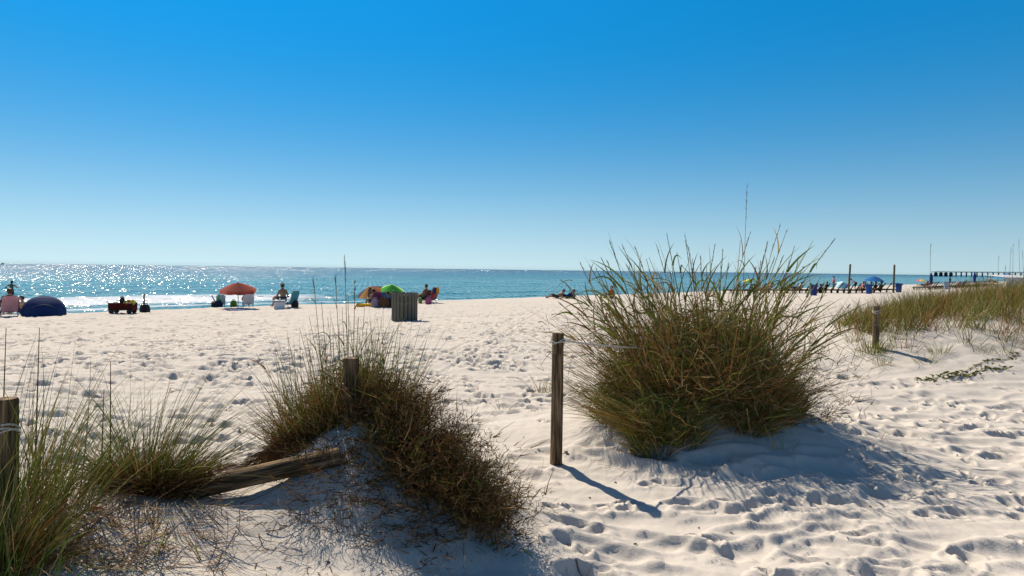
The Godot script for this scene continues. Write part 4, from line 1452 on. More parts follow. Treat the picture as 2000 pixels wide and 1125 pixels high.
func soft_bag(called: String, at: Vector3, size: Vector3, m: Material, label: String, category: String, turn := 0.0) -> Node3D:
	# a slumped bag with a pair of loop handles
	var t := thing(called, label, category, at, turn)
	var s := Shape.new()
	var no := FastNoiseLite.new(); no.seed = called.length() * 7 + int(size.x * 100); no.frequency = 2.2
	var line := PackedVector3Array()
	var rr := PackedFloat32Array()
	for q in [[0.0, 0.42], [0.06, 0.5], [0.4, 0.53], [0.75, 0.46], [0.95, 0.36], [1.0, 0.1]]:
		line.push_back(Vector3(0, size.y * q[0], 0)); rr.push_back(q[1])
	s.tube(line, rr, 16)
	for i in s.v.size():
		var p := s.v[i]
		var a := atan2(p.z, p.x)
		var sq := 1.0 / maxf(pow(pow(absf(cos(a)), 4.0) + pow(absf(sin(a)), 4.0), 0.25), 0.5)
		var k := sq * (1.0 + 0.14 * no.get_noise_3d(p.x * 2.0, p.y * 4.0, p.z * 2.0))
		s.v[i] = Vector3(p.x * size.x * k, p.y * (1.0 + 0.1 * no.get_noise_2d(p.x * 3.0, p.z * 3.0)), p.z * size.z * k)
	put("bag_body", s, m, t)
	for e in [-1.0, 1.0]:
		var h := Shape.new()
		var hp := PackedVector3Array()
		var hr := PackedFloat32Array()
		for q in 9:
			var a := PI * q / 8.0
			hp.push_back(Vector3(cos(a) * size.x * 0.25, size.y * 0.85 + sin(a) * size.y * 0.35, e * size.z * 0.28)); hr.push_back(0.012)
		h.tube(hp, hr, 5)
		put("handle", h, m, t)
	return t

func towel(at: Vector3, w: float, l: float, turn: float, m: Material, label: String) -> void:
	var s := Shape.new()
	var no := FastNoiseLite.new(); no.seed = 3; no.frequency = 1.4
	for i in 11:
		for j in 7:
			var p := Vector3((j / 6.0 - 0.5) * w, 0, (i / 10.0 - 0.5) * l)
			var q := p.rotated(Vector3.UP, turn) + at
			s.vert(Vector3(q.x, sand(q.x, q.z) + 0.03 + 0.03 * no.get_noise_2d(p.x * 3.0, p.z * 3.0), q.z), Vector3.UP, Color.WHITE)
	for i in 10:
		for j in 6:
			var a := i * 7 + j
			s.tri(a, a + 1, a + 7); s.tri(a + 1, a + 8, a + 7)
	tag(put("beach_towel", s, m, self), label, "towel")

func build_receptacle() -> void:
	var p := on_sand(790, 627)
	var k := -p.z / FOC
	var r := 24.0 * k
	var tall := 55.0 * k
	var t := thing("slatted_trash_bin", "round grey brown trash receptacle clad in upright boards on open sand", "trash bin", p, 0.1)
	var board := Shape.new()
	var n := 20
	var w := TAU * r / n * 0.80
	board.box(Transform3D.IDENTITY, Vector3(w, tall, 0.035))
	var bm := board.mesh()
	for e in n:
		var a := TAU * (e + 0.5) / n
		var o := put_mesh("board", bm, mat.board, t)
		o.transform = Transform3D(Basis(Vector3.UP, a), Vector3(sin(a) * r, tall * 0.5 + 0.01 + 0.012 * sin(e * 2.7), cos(a) * r))
	var s := Shape.new()
	s.tube(PackedVector3Array([Vector3(0, 0.04, 0), Vector3(0, tall * 0.93, 0)]), PackedFloat32Array([r - 0.06, r - 0.06]), 24)
	put("liner", s, paint(0.015, 0.015, 0.015, 0.6), t)
	for y in [0.18, 0.82]:
		var h := Shape.new()
		var line := PackedVector3Array()
		var rr := PackedFloat32Array()
		for q in 33:
			line.push_back(Vector3(sin(TAU * q / 32.0) * (r - 0.032), tall * y, cos(TAU * q / 32.0) * (r - 0.032))); rr.push_back(0.014)
		h.tube(line, rr, 5, Color.WHITE, false)
		put("hoop", h, paint(0.05, 0.045, 0.04), t)
	# wire hung in a loop across the front
	var c := Shape.new()
	var cl := PackedVector3Array()
	var cr := PackedFloat32Array()
	for q in 15:
		var f := q / 14.0
		var a := lerpf(-0.55, 0.65, f)
		cl.push_back(Vector3(sin(a) * (r + 0.024), tall * 0.72 - 0.10 * sin(f * PI), cos(a) * (r + 0.024))); cr.push_back(0.005)
	c.tube(cl, cr, 5)
	put("wire", c, paint(0.3, 0.29, 0.27, 0.5), t)
	for e in 3:
		var g := Shape.new()
		var a := [0.3, 1.9, 4.4][e] as float
		var gp := PackedVector3Array()
		var gr := PackedFloat32Array()
		for q in 7:
			var f := PI * q / 6.0
			gp.push_back(Vector3(sin(a) * (r - 0.07) + cos(a) * 0.05 * cos(f), tall * 0.98 + 0.05 * sin(f), cos(a) * (r - 0.07) - sin(a) * 0.05 * cos(f))); gr.push_back(0.008)
		g.tube(gp, gr, 5)
		put("lid_bracket", g, paint(0.06, 0.055, 0.05), t)

func build_left_beach() -> void:
	rng.seed = 61
	# pink chair and family by the pop-up tent
	var p := on_sand(18, 618)
	beach_chair(p, SEA_YAW - 0.1, "pink beach chair standing with its back to the dunes beside the blue tent", cloth(0.62, 0.30, 0.31, 0.5), cloth(0.5, 0.25, 0.26), paint(0.12, 0.03, 0.03), 0.66, 0.22)
	person(p, SEA_YAW - 0.1, "chair", "adult sitting in the pink beach chair", fair_skin, brown_hair, Color(0.05, 0.07, 0.12), Color(0.03, 0.04, 0.08))
	p = on_sand(43, 614)
	person(p, SEA_YAW + 0.9, "ground", "child with dark hair sitting on sand between pink chair and tent", fair_skin, dark_hair, null, Color(0.03, 0.05, 0.15), 0.95)
	p = on_sand(86, 616)
	var k := -p.z / FOC
	var t := thing("pop_up_tent", "navy blue rounded pop-up beach tent", "tent", p, SEA_YAW - 0.25)
	var s := Shape.new()
	var hw := 37.0 * k
	var hh := 37.0 * k
	for i in 13:
		for j in 17:
			var u := PI * j / 16.0
			var f := i / 12.0
			var bulge := sqrt(maxf(0.0, 1.0 - pow(1.0 - f, 2.2)))
			s.vert(Vector3(-cos(u) * hw * (0.25 + 0.75 * bulge), pow(maxf(sin(u), 0.0), 0.8) * hh * (0.2 + 0.8 * bulge), hw * 0.85 * (1.0 - 1.7 * f) + 0.1), Vector3(-cos(u), sin(u), 1.0 - f).normalized(), Color.WHITE)
	for i in 12:
		for j in 16:
			var a := i * 17 + j
			s.tri(a, a + 17, a + 1); s.tri(a + 1, a + 17, a + 18)
	var last := s.vert(Vector3(0, 0.0, hw * 0.85 + 0.12), Vector3(0, 0, 1), Color.WHITE)
	for j in 16:
		s.tri(last, j, j + 1)
	put("shell", s, cloth(0.008, 0.030, 0.11, 0.15), t)
	for f in [0.12, 0.55, 0.98]:
		var rb := Shape.new()
		var line := PackedVector3Array()
		var rr := PackedFloat32Array()
		var bulge := sqrt(maxf(0.0, 1.0 - pow(1.0 - f, 2.2)))
		for j in 17:
			var u := PI * j / 16.0
			line.push_back(Vector3(-cos(u) * (hw * (0.25 + 0.75 * bulge) + 0.006), pow(maxf(sin(u), 0.0), 0.8) * hh * (0.2 + 0.8 * bulge) + 0.006, hw * 0.85 * (1.0 - 1.7 * f) + 0.1)); rr.push_back(0.010)
		rb.tube(line, rr, 5)
		put("hoop", rb, paint(0.01, 0.02, 0.07), t)
	# a wader in the surf
	var w := on_sea(22, 580)
	person(Vector3(w.x, SEA_LEVEL - 0.35, w.z), 0.4, "wade", "wader in dark swimwear standing in the surf beyond the pink chair", tan_skin, dark_hair, null, Color(0.02, 0.02, 0.03), 1.0, null, "people in the water")
	# wagon with its load
	p = on_sand(240, 612)
	t = thing("beach_wagon", "dark red folding wagon loaded with toys near the water", "wagon", p, 0.15)
	s = Shape.new()
	s.box(Transform3D(Basis(), Vector3(0, 0.30, 0)), Vector3(0.98, 0.30, 0.50))
	put("tub", s, cloth(0.075, 0.012, 0.010, 0.1), t)
	s = Shape.new()
	for e in [-1.0, 1.0]:
		rod(s, Vector3(-0.50, 0.46, e * 0.26), Vector3(0.50, 0.46, e * 0.26), 0.012)
		for q in [-0.49, 0.49]:
			rod(s, Vector3(q, 0.1, e * 0.26), Vector3(q, 0.46, e * 0.26), 0.012)
	put("frame", s, paint(0.03, 0.02, 0.02, 0.5), t)
	for e in [[-0.36, -0.27], [0.36, -0.27], [-0.36, 0.27], [0.36, 0.27]]:
		var wh := Shape.new()
		wh.tube(PackedVector3Array([Vector3(e[0], 0.09, e[1] - 0.03), Vector3(e[0], 0.09, e[1] + 0.03)]), PackedFloat32Array([0.1, 0.1]), 14)
		put("wheel", wh, paint(0.02, 0.02, 0.02), t)
	s = Shape.new()
	rod(s, Vector3(-0.5, 0.2, 0), Vector3(-0.62, 0.5, 0), 0.012)
	rod(s, Vector3(-0.62, 0.5, -0.1), Vector3(-0.62, 0.5, 0.1), 0.014)
	put("pull_handle", s, paint(0.03, 0.02, 0.02), t)
	soft_bag("beach_bag", p + Vector3(-0.02, 0.44, 0.02), Vector3(0.20, 0.26, 0.16), paint(0.02, 0.025, 0.03), "small dark bag sitting on the loaded wagon", "bag")
	for q in [[0.24, Color(0.65, 0.20, 0.02), "orange swim ring lying on the wagon's load"], [0.36, Color(0.30, 0.42, 0.04), "yellow green swim ring on the wagon's edge"]]:
		var ring_ := Shape.new()
		var line := PackedVector3Array()
		var rr := PackedFloat32Array()
		for e in 25:
			line.push_back(Vector3(cos(TAU * e / 24.0) * 0.16, sin(TAU * e / 24.0) * 0.14, 0)); rr.push_back(0.05)
		ring_.tube(line, rr, 8, Color.WHITE, false)
		var o := put("swim_ring", ring_, cloth(q[1].r, q[1].g, q[1].b, 0.3), self)
		o.position = p + Vector3(q[0], 0.47, 0.05 - 0.2 * (q[0] - 0.24))
		o.rotation.x = -1.0
		tag(o, q[2], "swim ring", "swim rings on the wagon")
	p = on_sand(283, 610)
	soft_bag("black_tote", p, Vector3(0.44, 0.34, 0.26), paint(0.018, 0.018, 0.02), "black tote bag on sand beside the wagon", "bag")
	s = Shape.new()
	rod(s, Vector3(0, -0.05, 0), Vector3(0.01, 0.82, 0), 0.022)
	s.tube(PackedVector3Array([Vector3(0.004, 0.3, 0), Vector3(0.01, 0.78, 0)]), PackedFloat32Array([0.04, 0.032]), 8)
	var st := put("rolled_sunshade", s, paint(0.04, 0.035, 0.04), self)
	st.position = p + Vector3(-0.13, 0.05, -0.16)
	tag(st, "slim dark rolled sunshade standing upright behind the black tote", "sunshade")

	# the red umbrella's party
	p = on_sand(465, 601)
	k = -p.z / FOC
	umbrella(p, 34.0 * k, 13.0 * k, 36.0 * k, Vector3(0.02, 0, 0.10), [Color(0.27, 0.036, 0.026)], "red umbrella with drooping salmon valance over a low chair", 0.2, 7.0 * k)
	p = on_sand(430, 600)
	beach_chair(p, SEA_YAW - 0.3, "pale grey beach chair hung with dark towels at the red umbrella's edge", cloth(0.42, 0.44, 0.48, 0.4), cloth(0.08, 0.05, 0.08), paint(0.3, 0.3, 0.3), 0.68, 0.2)
	soft_bag("beach_bag", p + Vector3(0.08, 0.0, 0.42), Vector3(0.50, 0.46, 0.26), paint(0.015, 0.02, 0.05), "navy bag slumped behind the towel hung chair", "bag")
	soft_bag("beach_bag", p + Vector3(-0.36, 0.0, 0.25), Vector3(0.26, 0.36, 0.24), paint(0.20, 0.03, 0.02), "dark red bag beside the towel hung chair", "bag")
	for q in [[Vector3(-0.1, 0.30, 0.42), Vector3(-0.42, 0.80, 0.36), Color(0.015, 0.05, 0.20), "navy foam noodle slanting out of the bag behind the grey chair"], [Vector3(0.03, 0.4, 0.36), Vector3(0.08, 0.92, 0.34), Color(0.10, 0.50, 0.05), "lime green foam noodle standing upright behind the grey chair"]]:
		var nd := Shape.new()
		rod(nd, q[0], q[1], 0.035, 9)
		var o := put("foam_noodle", nd, cloth(q[2].r, q[2].g, q[2].b, 0.2), self)
		o.position = p
		tag(o, q[3], "foam noodle")
	p = on_sand(457, 600)
	soft_bag("backpack", p + Vector3(0, 0, 0.05), Vector3(0.40, 0.46, 0.28), cloth(0.20, 0.24, 0.02, 0.2), "olive yellow backpack on sand under the red umbrella", "backpack")
	p = on_sand(484, 600)
	beach_chair(p, SEA_YAW - 0.35, "white backed beach chair with a green seat under the red umbrella", cloth(0.46, 0.47, 0.50, 0.4), cloth(0.04, 0.16, 0.03), paint(0.22, 0.22, 0.24), 0.74, 0.18)
	person(p, SEA_YAW - 0.35, "chair", "sunbather in a pale hat sitting in the white backed chair", tan_skin, brown_hair, null, Color(0.03, 0.03, 0.05), 1.0, Color(0.6, 0.6, 0.6))
	towel(on_sand(455, 606), 0.6, 1.0, 1.3, cloth(0.08, 0.09, 0.20, 0.1), "navy and white towel lying in front of the red umbrella")
	scrap("white_cap", 492, 604, 0.12, cloth(0.7, 0.7, 0.7, 0.1), "small white cloth dropped beside the green seated chair", "cloth")
	# the man in the cap with his cooler
	p = on_sand(560, 601)
	beach_chair(p + Vector3(0.1, 0, -0.1), 1.15, "teal beach chair turned sideways behind the man in the cap", cloth(0.015, 0.20, 0.27, 0.45), cloth(0.015, 0.18, 0.25), paint(0.45, 0.45, 0.47), 0.72, 0.34)
	person(p + Vector3(-0.22, 0.02, -0.14), 1.0, "lean", "bare backed man in a pale cap leaning forward in the teal chair", tan_skin, dark_hair, null, Color(0.04, 0.05, 0.08), 1.06, Color(0.55, 0.52, 0.46))
	p = on_sand(546, 604)
	t = thing("cooler", "white cooler box with a dark rim in front of the man in the cap", "cooler", p, 0.2)
	s = Shape.new()
	var cb := [Vector3(-0.235, 0, -0.16), Vector3(0.235, 0, -0.16), Vector3(0.235, 0, 0.16), Vector3(-0.235, 0, 0.16)]
	for e in 4:
		var a: Vector3 = cb[e]
		var b: Vector3 = cb[(e + 1) % 4]
		s.quad(b, a, a * 1.07 + Vector3(0, 0.36, 0), b * 1.07 + Vector3(0, 0.36, 0))
	put("tub", s, paint(0.62, 0.63, 0.66, 0.45), t)
	s = Shape.new()
	s.box(Transform3D(Basis(), Vector3(0, 0.375, 0)), Vector3(0.53, 0.035, 0.37))
	put("rim", s, paint(0.08, 0.03, 0.025, 0.5), t)
	s = Shape.new()
	s.box(Transform3D(Basis(), Vector3(0, 0.42, 0)), Vector3(0.52, 0.055, 0.36))
	put("lid", s, paint(0.60, 0.61, 0.63, 0.45), t)
	s = Shape.new()
	rod(s, Vector3(0.02, 0.448, 0.02), Vector3(0.02, 0.56, 0.02), 0.032, 10)
	var bt := put("drink_bottle", s, paint(0.7, 0.7, 0.7, 0.3), self)
	bt.position = p
	tag(bt, "white drink bottle standing on the cooler's lid", "bottle")
	soft_bag("beach_bag", on_sand(573, 601) + Vector3(0, 0, -0.25), Vector3(0.34, 0.36, 0.26), paint(0.018, 0.018, 0.02), "black bag tucked behind the teal chair", "bag")

func build_mid_beach() -> void:
	rng.seed = 62
	var p := on_sand(735, 598)
	var k := -p.z / FOC
	umbrella(on_sand(726, 596), 31.0 * k, 12.0 * k, 27.0 * k, Vector3(-0.28, 0, 0.34), [Color(0.40, 0.12, 0.03), Color(0.10, 0.03, 0.03), Color(0.48, 0.22, 0.06), Color(0.03, 0.03, 0.08)], "brown and orange striped umbrella tilted low beside the trash receptacle", 0.1, 0.0)
	umbrella(on_sand(764, 596), 28.0 * k, 12.0 * k, 31.0 * k, Vector3(0.10, 0, 0.16), [Color(0.015, 0.30, 0.02), Color(0.02, 0.34, 0.03), Color(0.32, 0.56, 0.16), Color(0.36, 0.60, 0.20), Color(0.015, 0.30, 0.02)], "bright green umbrella with pale lime panels", 0.3, 0.0)
	umbrella(on_sand(748, 592), 22.0 * k, 9.0 * k, 31.0 * k, Vector3(-0.1, 0, 0.0), [Color(0.72, 0.45, 0.58), Color(0.55, 0.04, 0.14), Color(0.75, 0.55, 0.65)], "pink and white umbrella peeping over the green one", 0.3, 0.0)
	umbrella(on_sand(756, 596), 20.0 * k, 10.0 * k, 17.0 * k, Vector3(0.1, 0, 0.35), [Color(0.012, 0.015, 0.05)], "small navy umbrella tilted low beneath the green one", 0.3, 0.0)
	beach_chair(on_sand(728, 598), SEA_YAW, "purple beach chair in the shade of the striped umbrella", cloth(0.16, 0.03, 0.10, 0.3), cloth(0.12, 0.02, 0.08), paint(0.1, 0.1, 0.1))
	person(on_sand(729, 597), SEA_YAW, "ground", "shaded sunbather sitting in the purple chair", tan_skin, dark_hair, null, Color(0.05, 0.02, 0.05))
	beach_chair(on_sand(745, 598), SEA_YAW - 0.2, "blue beach chair under the green umbrella", cloth(0.03, 0.12, 0.26, 0.3), cloth(0.03, 0.1, 0.2), paint(0.1, 0.1, 0.1))
	person(on_sand(757, 598), SEA_YAW + 0.4, "ground", "person in a blue top sitting on sand under the green umbrella", tan_skin, dark_hair, Color(0.05, 0.16, 0.30), Color(0.02, 0.02, 0.04), 0.85)
	person(on_sand(769, 597), SEA_YAW - 0.2, "ground", "dark haired person whose head shows above the slatted trash receptacle", tan_skin, dark_hair, Color(0.02, 0.02, 0.03), Color(0.02, 0.02, 0.04), 0.88)
	soft_bag("beach_bag", on_sand(733, 600), Vector3(0.40, 0.42, 0.3), cloth(0.26, 0.22, 0.28, 0.1), "grey lilac bag in front of the purple chair", "bag")
	soft_bag("beach_bag", on_sand(750, 600), Vector3(0.50, 0.50, 0.3), cloth(0.10, 0.05, 0.03, 0.1), "brown bag in front of the blue chair", "bag")
	soft_bag("beach_bag", on_sand(763, 600), Vector3(0.40, 0.46, 0.3), cloth(0.05, 0.03, 0.025, 0.1), "dark bag beside the slatted trash receptacle", "bag")
	# a yellow swim float
	p = on_sand(713, 600)
	var s := Shape.new()
	for q in 3:
		s.tube(PackedVector3Array([Vector3(-0.42, 0.09, q * 0.17 - 0.17), Vector3(-0.38, 0.09, q * 0.17 - 0.17), Vector3(0.38, 0.09, q * 0.17 - 0.17), Vector3(0.42, 0.09, q * 0.17 - 0.17)]), PackedFloat32Array([0.05, 0.10, 0.10, 0.05]), 10)
	var o := put("swim_float", s, cloth(0.80, 0.42, 0.02, 0.4), self)
	o.position = p
	o.rotation.y = 0.2
	tag(o, "bright yellow inflatable float lying by the striped umbrella", "float")
	# the pair of chairs beyond the receptacle
	p = on_sand(828, 591)
	beach_chair(p, 1.1, "brown beach chair facing sideways beside the multicoloured chair", cloth(0.10, 0.04, 0.03, 0.3), cloth(0.08, 0.03, 0.02), paint(0.08, 0.08, 0.08))
	person(p, 1.1, "chair", "person with brown hair sitting in the brown sideways chair", tan_skin, brown_hair, null, Color(0.03, 0.05, 0.03))
	p = on_sand(841, 591)
	beach_chair(p, 0.9, "multicoloured beach chair of red, navy and gold cloth", cloth(0.30, 0.04, 0.05, 0.45), cloth(0.02, 0.03, 0.10), paint(0.25, 0.35, 0.33), 0.78, 0.3)
	towel_over(p, 0.9, Color(0.02, 0.03, 0.10), -0.15, "navy towel hung over the multicoloured chair")
	towel_over(p, 0.9, Color(0.50, 0.26, 0.03), 0.15, "gold towel hung over the multicoloured chair")
	soft_bag("beach_bag", on_sand(837, 594), Vector3(0.36, 0.40, 0.26), cloth(0.36, 0.09, 0.18, 0.2), "pink bag on sand in front of the multicoloured chair", "bag")
	soft_bag("beach_bag", on_sand(821, 593), Vector3(0.22, 0.32, 0.2), cloth(0.22, 0.22, 0.03, 0.2), "yellow green bag beside the brown sideways chair", "bag")
	# sunbathers lying near the water
	person(on_sand(1088, 583), 1.35, "recline", "sunbather lying back on sand near the water, knees bent", tan_skin, dark_hair, null, Color(0.03, 0.04, 0.09))
	person(on_sand(1108, 583), 1.3, "recline", "sunbather in navy lying beside another near the water", tan_skin, brown_hair, Color(0.02, 0.04, 0.12), Color(0.02, 0.03, 0.08))
	soft_bag("beach_bag", on_sand(1119, 583), Vector3(0.36, 0.36, 0.3), paint(0.02, 0.05, 0.14), "navy bag at the heads of the lying sunbathers", "bag")
	person(on_sand(1194, 583), 0.9, "ground", "person in orange sitting on sand behind the big clump's blades", tan_skin, dark_hair, Color(0.45, 0.12, 0.03), Color(0.05, 0.03, 0.03))

func towel_over(at: Vector3, turn: float, c: Color, x: float, label: String) -> void:
	var s := Shape.new()
	var b := Vector3(x, 0.20, 0.20) + Vector3(0, cos(0.3), sin(0.3)) * 0.80
	for k in 6:
		var t := k / 5.0
		var p := b + Vector3(0, -0.42 * t, 0.03 + 0.02 * t)
		for e in [-1.0, 1.0]:
			s.vert(p + Vector3(e * 0.125, 0, 0), Vector3(0, 0, 1), Color.WHITE)
	for k in 5:
		s.tri(k * 2, k * 2 + 1, k * 2 + 2); s.tri(k * 2 + 1, k * 2 + 3, k * 2 + 2)
	var o := put("beach_towel", s, cloth(c.r, c.g, c.b, 0.4), self)
	o.position = at
	o.rotation.y = turn
	tag(o, label, "towel")

func build_right_beach() -> void:
	rng.seed = 63
	# rows of wooden loungers
	var a := on_sand(1432, 573)
	var b := on_sand(1738, 571)
	var proto := lounger()
	var n := 26
	for k in n:
		var p := grounded(a.lerp(b, k / (n - 1.0)))
		if k == 0:
			proto.position = p
			proto.rotation.y = SEA_YAW + 0.15
		else:
			dup(proto, p, SEA_YAW + 0.15 + rng.randfn(0, 0.05))
	a = on_sand(1800, 566)
	b = on_sand(1938, 559)
	n = 34
	for k in n:
		dup(proto, grounded(a.lerp(b, k / (n - 1.0))), SEA_YAW + rng.randfn(0, 0.06), "dark wooden lounger with raised slatted back in the row beyond the dune")
	# umbrellas along the rows
	var k := 54.0 / FOC
	umbrella(on_sand(1467, 572), 22.0 * k, 8.0 * k, 27.0 * k, Vector3(0.05, 0, 0.12), [Color(0.75, 0.45, 0.02), Color(0.60, 0.05, 0.02), Color(0.02, 0.16, 0.06), Color(0.10, 0.45, 0.60), Color(0.02, 0.06, 0.25), Color(0.30, 0.55, 0.60), Color(0.05, 0.25, 0.04), Color(0.65, 0.55, 0.08)], "rainbow panelled umbrella seen through the big clump's stems", 0.3, 0.0)
	umbrella(on_sand(1645, 570), 20.0 * k, 9.0 * k, 18.0 * k, Vector3(-0.2, 0, 0.5), [Color(0.35, 0.62, 0.68), Color(0.55, 0.75, 0.80), Color(0.30, 0.58, 0.66)], "pale aqua umbrella tilted beside the tall pole", 0.4, 0.0)
	umbrella(on_sand(1706, 573), 22.5 * k, 10.0 * k, 31.0 * k, Vector3(0.05, 0, 0.02), [Color(0.012, 0.11, 0.34)], "royal blue umbrella shading a group beside a blue barrel", 0.2, 2.0 * k)
	k = 75.0 / FOC
	umbrella(on_sand(1799, 562), 13.0 * k, 6.0 * k, 17.0 * k, Vector3(0.05, 0, 0), [Color(0.65, 0.45, 0.05), Color(0.55, 0.06, 0.16), Color(0.18, 0.03, 0.22), Color(0.03, 0.05, 0.3), Color(0.10, 0.3, 0.1), Color(0.6, 0.55, 0.3)], "small rainbow umbrella beyond the dune grass", 0.2, 0.0)
	umbrella(on_sand(1806, 562), 5.0 * k, 3.0 * k, 12.0 * k, Vector3(0.1, 0, 0), [Color(0.60, 0.68, 0.68)], "small white umbrella beside the small rainbow one", 0.2, 0.0)
	umbrella(on_sand(1874, 561), 11.0 * k, 6.0 * k, 10.0 * k, Vector3(0.0, 0, 0.6), [Color(0.70, 0.35, 0.40), Color(0.78, 0.60, 0.62)], "pink and white umbrella tilted on the lounger row", 0.2, 0.0)
	k = 90.0 / FOC
	umbrella(on_sand(1936, 559), 15.0 * k, 4.0 * k, 13.0 * k, Vector3(0.35, 0, 0.1), [Color(0.14, 0.11, 0.09)], "brown umbrella leaning over the lounger row's end", 0.2, 0.0)
	umbrella(grounded(at_depth(1968, 560, 80.0)), 18.0 * 0.06, 8.0 * 0.06, 25.0 * 0.06, Vector3(0.0, 0, 0.1), [Color(0.012, 0.11, 0.34)], "royal blue umbrella rising behind the dune's crest", 0.2, 0.0)
	folded_umbrella(on_sand(1818, 566), 2.1, Color(0.012, 0.04, 0.16), "folded navy umbrella standing in the lounger row by the small rainbow umbrella")
	folded_umbrella(on_sand(1903, 562), 2.3, Color(0.012, 0.04, 0.20), "folded navy umbrella standing among loungers near the brown umbrella")
	# barrels
	barrel(on_sand(1589, 577), 0.95, Color(0.010, 0.035, 0.16), "navy barrel among the loungers behind the big clump")
	barrel(on_sand(1697, 574), 0.88, Color(0.012, 0.07, 0.26), "blue barrel in front of the royal blue umbrella's group")
	barrel(on_sand(1755, 571), 0.88, Color(0.010, 0.05, 0.20), "blue barrel beside the second tall pole")
	barrel(on_sand(1848, 565), 0.95, Color(0.30, 0.36, 0.50), "pale blue barrel beside the far lounger row")
	# two tall poles
	for q in [[1657, 574, 516, "tall dark pole standing by the pale aqua umbrella"], [1745, 572, 517, "tall dark pole standing by a lone blue barrel"]]:
		var f := on_sand(q[0], q[1])
		var tall: float = (q[1] - q[2]) * -f.z / FOC
		var t := thing("tall_pole", q[3], "pole", f, 0.0, "tall wooden poles on the beach")
		put("timber", wood_shape(tall, 0.085, Vector3(0.04, 0, 0) if q[0] < 1700 else Vector3(0.01, 0, 0), 12), mat.wood, t)
	# people on and about the loungers
	var who := [
		[1473, 573, "ground", SEA_YAW, "dark haired person sitting under the rainbow panelled umbrella", null, Color(0.04, 0.03, 0.06), tan_skin],
		[1500, 573, "lounge", SEA_YAW + 0.15, "sunbather lying on a lounger beside the rainbow panelled umbrella", null, Color(0.2, 0.05, 0.05), tan_skin],
		[1540, 573, "lounge", SEA_YAW + 0.15, "sunbather on a lounger between rainbow umbrella and navy barrel", Color(0.05, 0.02, 0.02), Color(0.02, 0.02, 0.05), tan_skin],
		[1558, 573, "lounge", SEA_YAW + 0.15, "sunbather in white on a lounger near the navy barrel", Color(0.5, 0.5, 0.5), Color(0.05, 0.05, 0.1), tan_skin],
		[1602, 572, "ground", SEA_YAW - 0.4, "bare backed person sitting beside the navy barrel", null, Color(0.15, 0.04, 0.02), fair_skin],
		[1612, 571, "chair", SEA_YAW, "person in dark clothes sitting between navy barrel and aqua umbrella", Color(0.03, 0.03, 0.03), Color(0.02, 0.02, 0.03), tan_skin],
		[1628, 567, "stand", SEA_YAW + 0.5, "person in pink standing beside the pale aqua umbrella", Color(0.50, 0.14, 0.20), Color(0.05, 0.07, 0.14), tan_skin],
		[1669, 568, "bend", SEA_YAW + 0.3, "person in a pale shirt bending over a lounger beside the tall pole", Color(0.42, 0.42, 0.44), Color(0.02, 0.02, 0.03), fair_skin],
		[1684, 571, "chair", SEA_YAW + 1.2, "fair person in pink sitting at the blue umbrella group's edge", Color(0.50, 0.2, 0.2), Color(0.1, 0.03, 0.05), fair_skin],
		[1691, 571, "chair", SEA_YAW + 2.2, "fair bare shouldered person facing the dunes beside the blue barrel", null, Color(0.5, 0.2, 0.2), fair_skin],
		[1698, 571, "chair", SEA_YAW + 0.4, "person in black sitting behind the blue barrel", Color(0.03, 0.03, 0.03), Color(0.02, 0.02, 0.02), fair_skin],
		[1707, 573, "chair", SEA_YAW, "person in dark red sitting under the royal blue umbrella", Color(0.08, 0.03, 0.03), Color(0.02, 0.02, 0.02), tan_skin],
		[1718, 573, "chair", SEA_YAW - 0.2, "broad person in brown sitting at the royal blue umbrella's shaded side", Color(0.06, 0.04, 0.03), Color(0.02, 0.02, 0.02), tan_skin],
		[1812, 563, "lounge", SEA_YAW, "sunbather in pink on a lounger by the folded navy umbrella", Color(0.45, 0.15, 0.2), Color(0.05, 0.05, 0.1), tan_skin],
		[1806, 564, "lounge", SEA_YAW, "sunbather in dark swimwear under the small rainbow umbrella", null, Color(0.02, 0.02, 0.05), tan_skin],
		[1855, 560, "stand", SEA_YAW, "person in dark green standing behind the pale blue barrel", Color(0.02, 0.04, 0.03), Color(0.02, 0.03, 0.04), tan_skin],
		[1882, 560, "lounge", SEA_YAW, "sunbather in navy on a lounger beside the pink umbrella", Color(0.02, 0.03, 0.08), Color(0.02, 0.03, 0.06), tan_skin],
		[1933, 558, "stand", SEA_YAW, "person in a white shirt standing under the brown umbrella", Color(0.45, 0.44, 0.46), Color(0.05, 0.04, 0.06), fair_skin]]
	for q in who:
		person(on_sand(q[0], q[1]), q[3], q[2], q[4], q[7], dark_hair if rng.randf() < 0.6 else brown_hair, q[5], q[6])
	for q in [[1727, 560, "swimmer's head and shoulders showing between two tall poles"], [1739, 559, "second swimmer in shallow water just beside the second tall pole"]]:
		var w := on_sea(q[0], q[1])
		person(Vector3(w.x, SEA_LEVEL - 1.0, w.z), 2.0, "stand", q[2], tan_skin, dark_hair, null, Color(0.03, 0.03, 0.05), 1.0, null, "people in the water")
	# the grey canopy shelter behind the dune
	var c := grounded(at_depth(1958, 566, 62.0))
	var t := thing("canopy_shelter", "pale grey shelter cloth showing above the dune grass", "shelter", c, 0.3)
	var s := Shape.new()
	s.quad(Vector3(-1.1, 1.55, 1.2), Vector3(-0.9, 1.75, -1.2), Vector3(2.6, 1.8, -1.2), Vector3(2.8, 1.6, 1.2))
	s.quad(Vector3(-1.1, 0.1, 1.2), Vector3(-1.1, 1.545, 1.2), Vector3(2.8, 1.595, 1.2), Vector3(2.8, 0.1, 1.2))
	put("cloth_cover", s, cloth(0.50, 0.52, 0.55, 0.3), t)
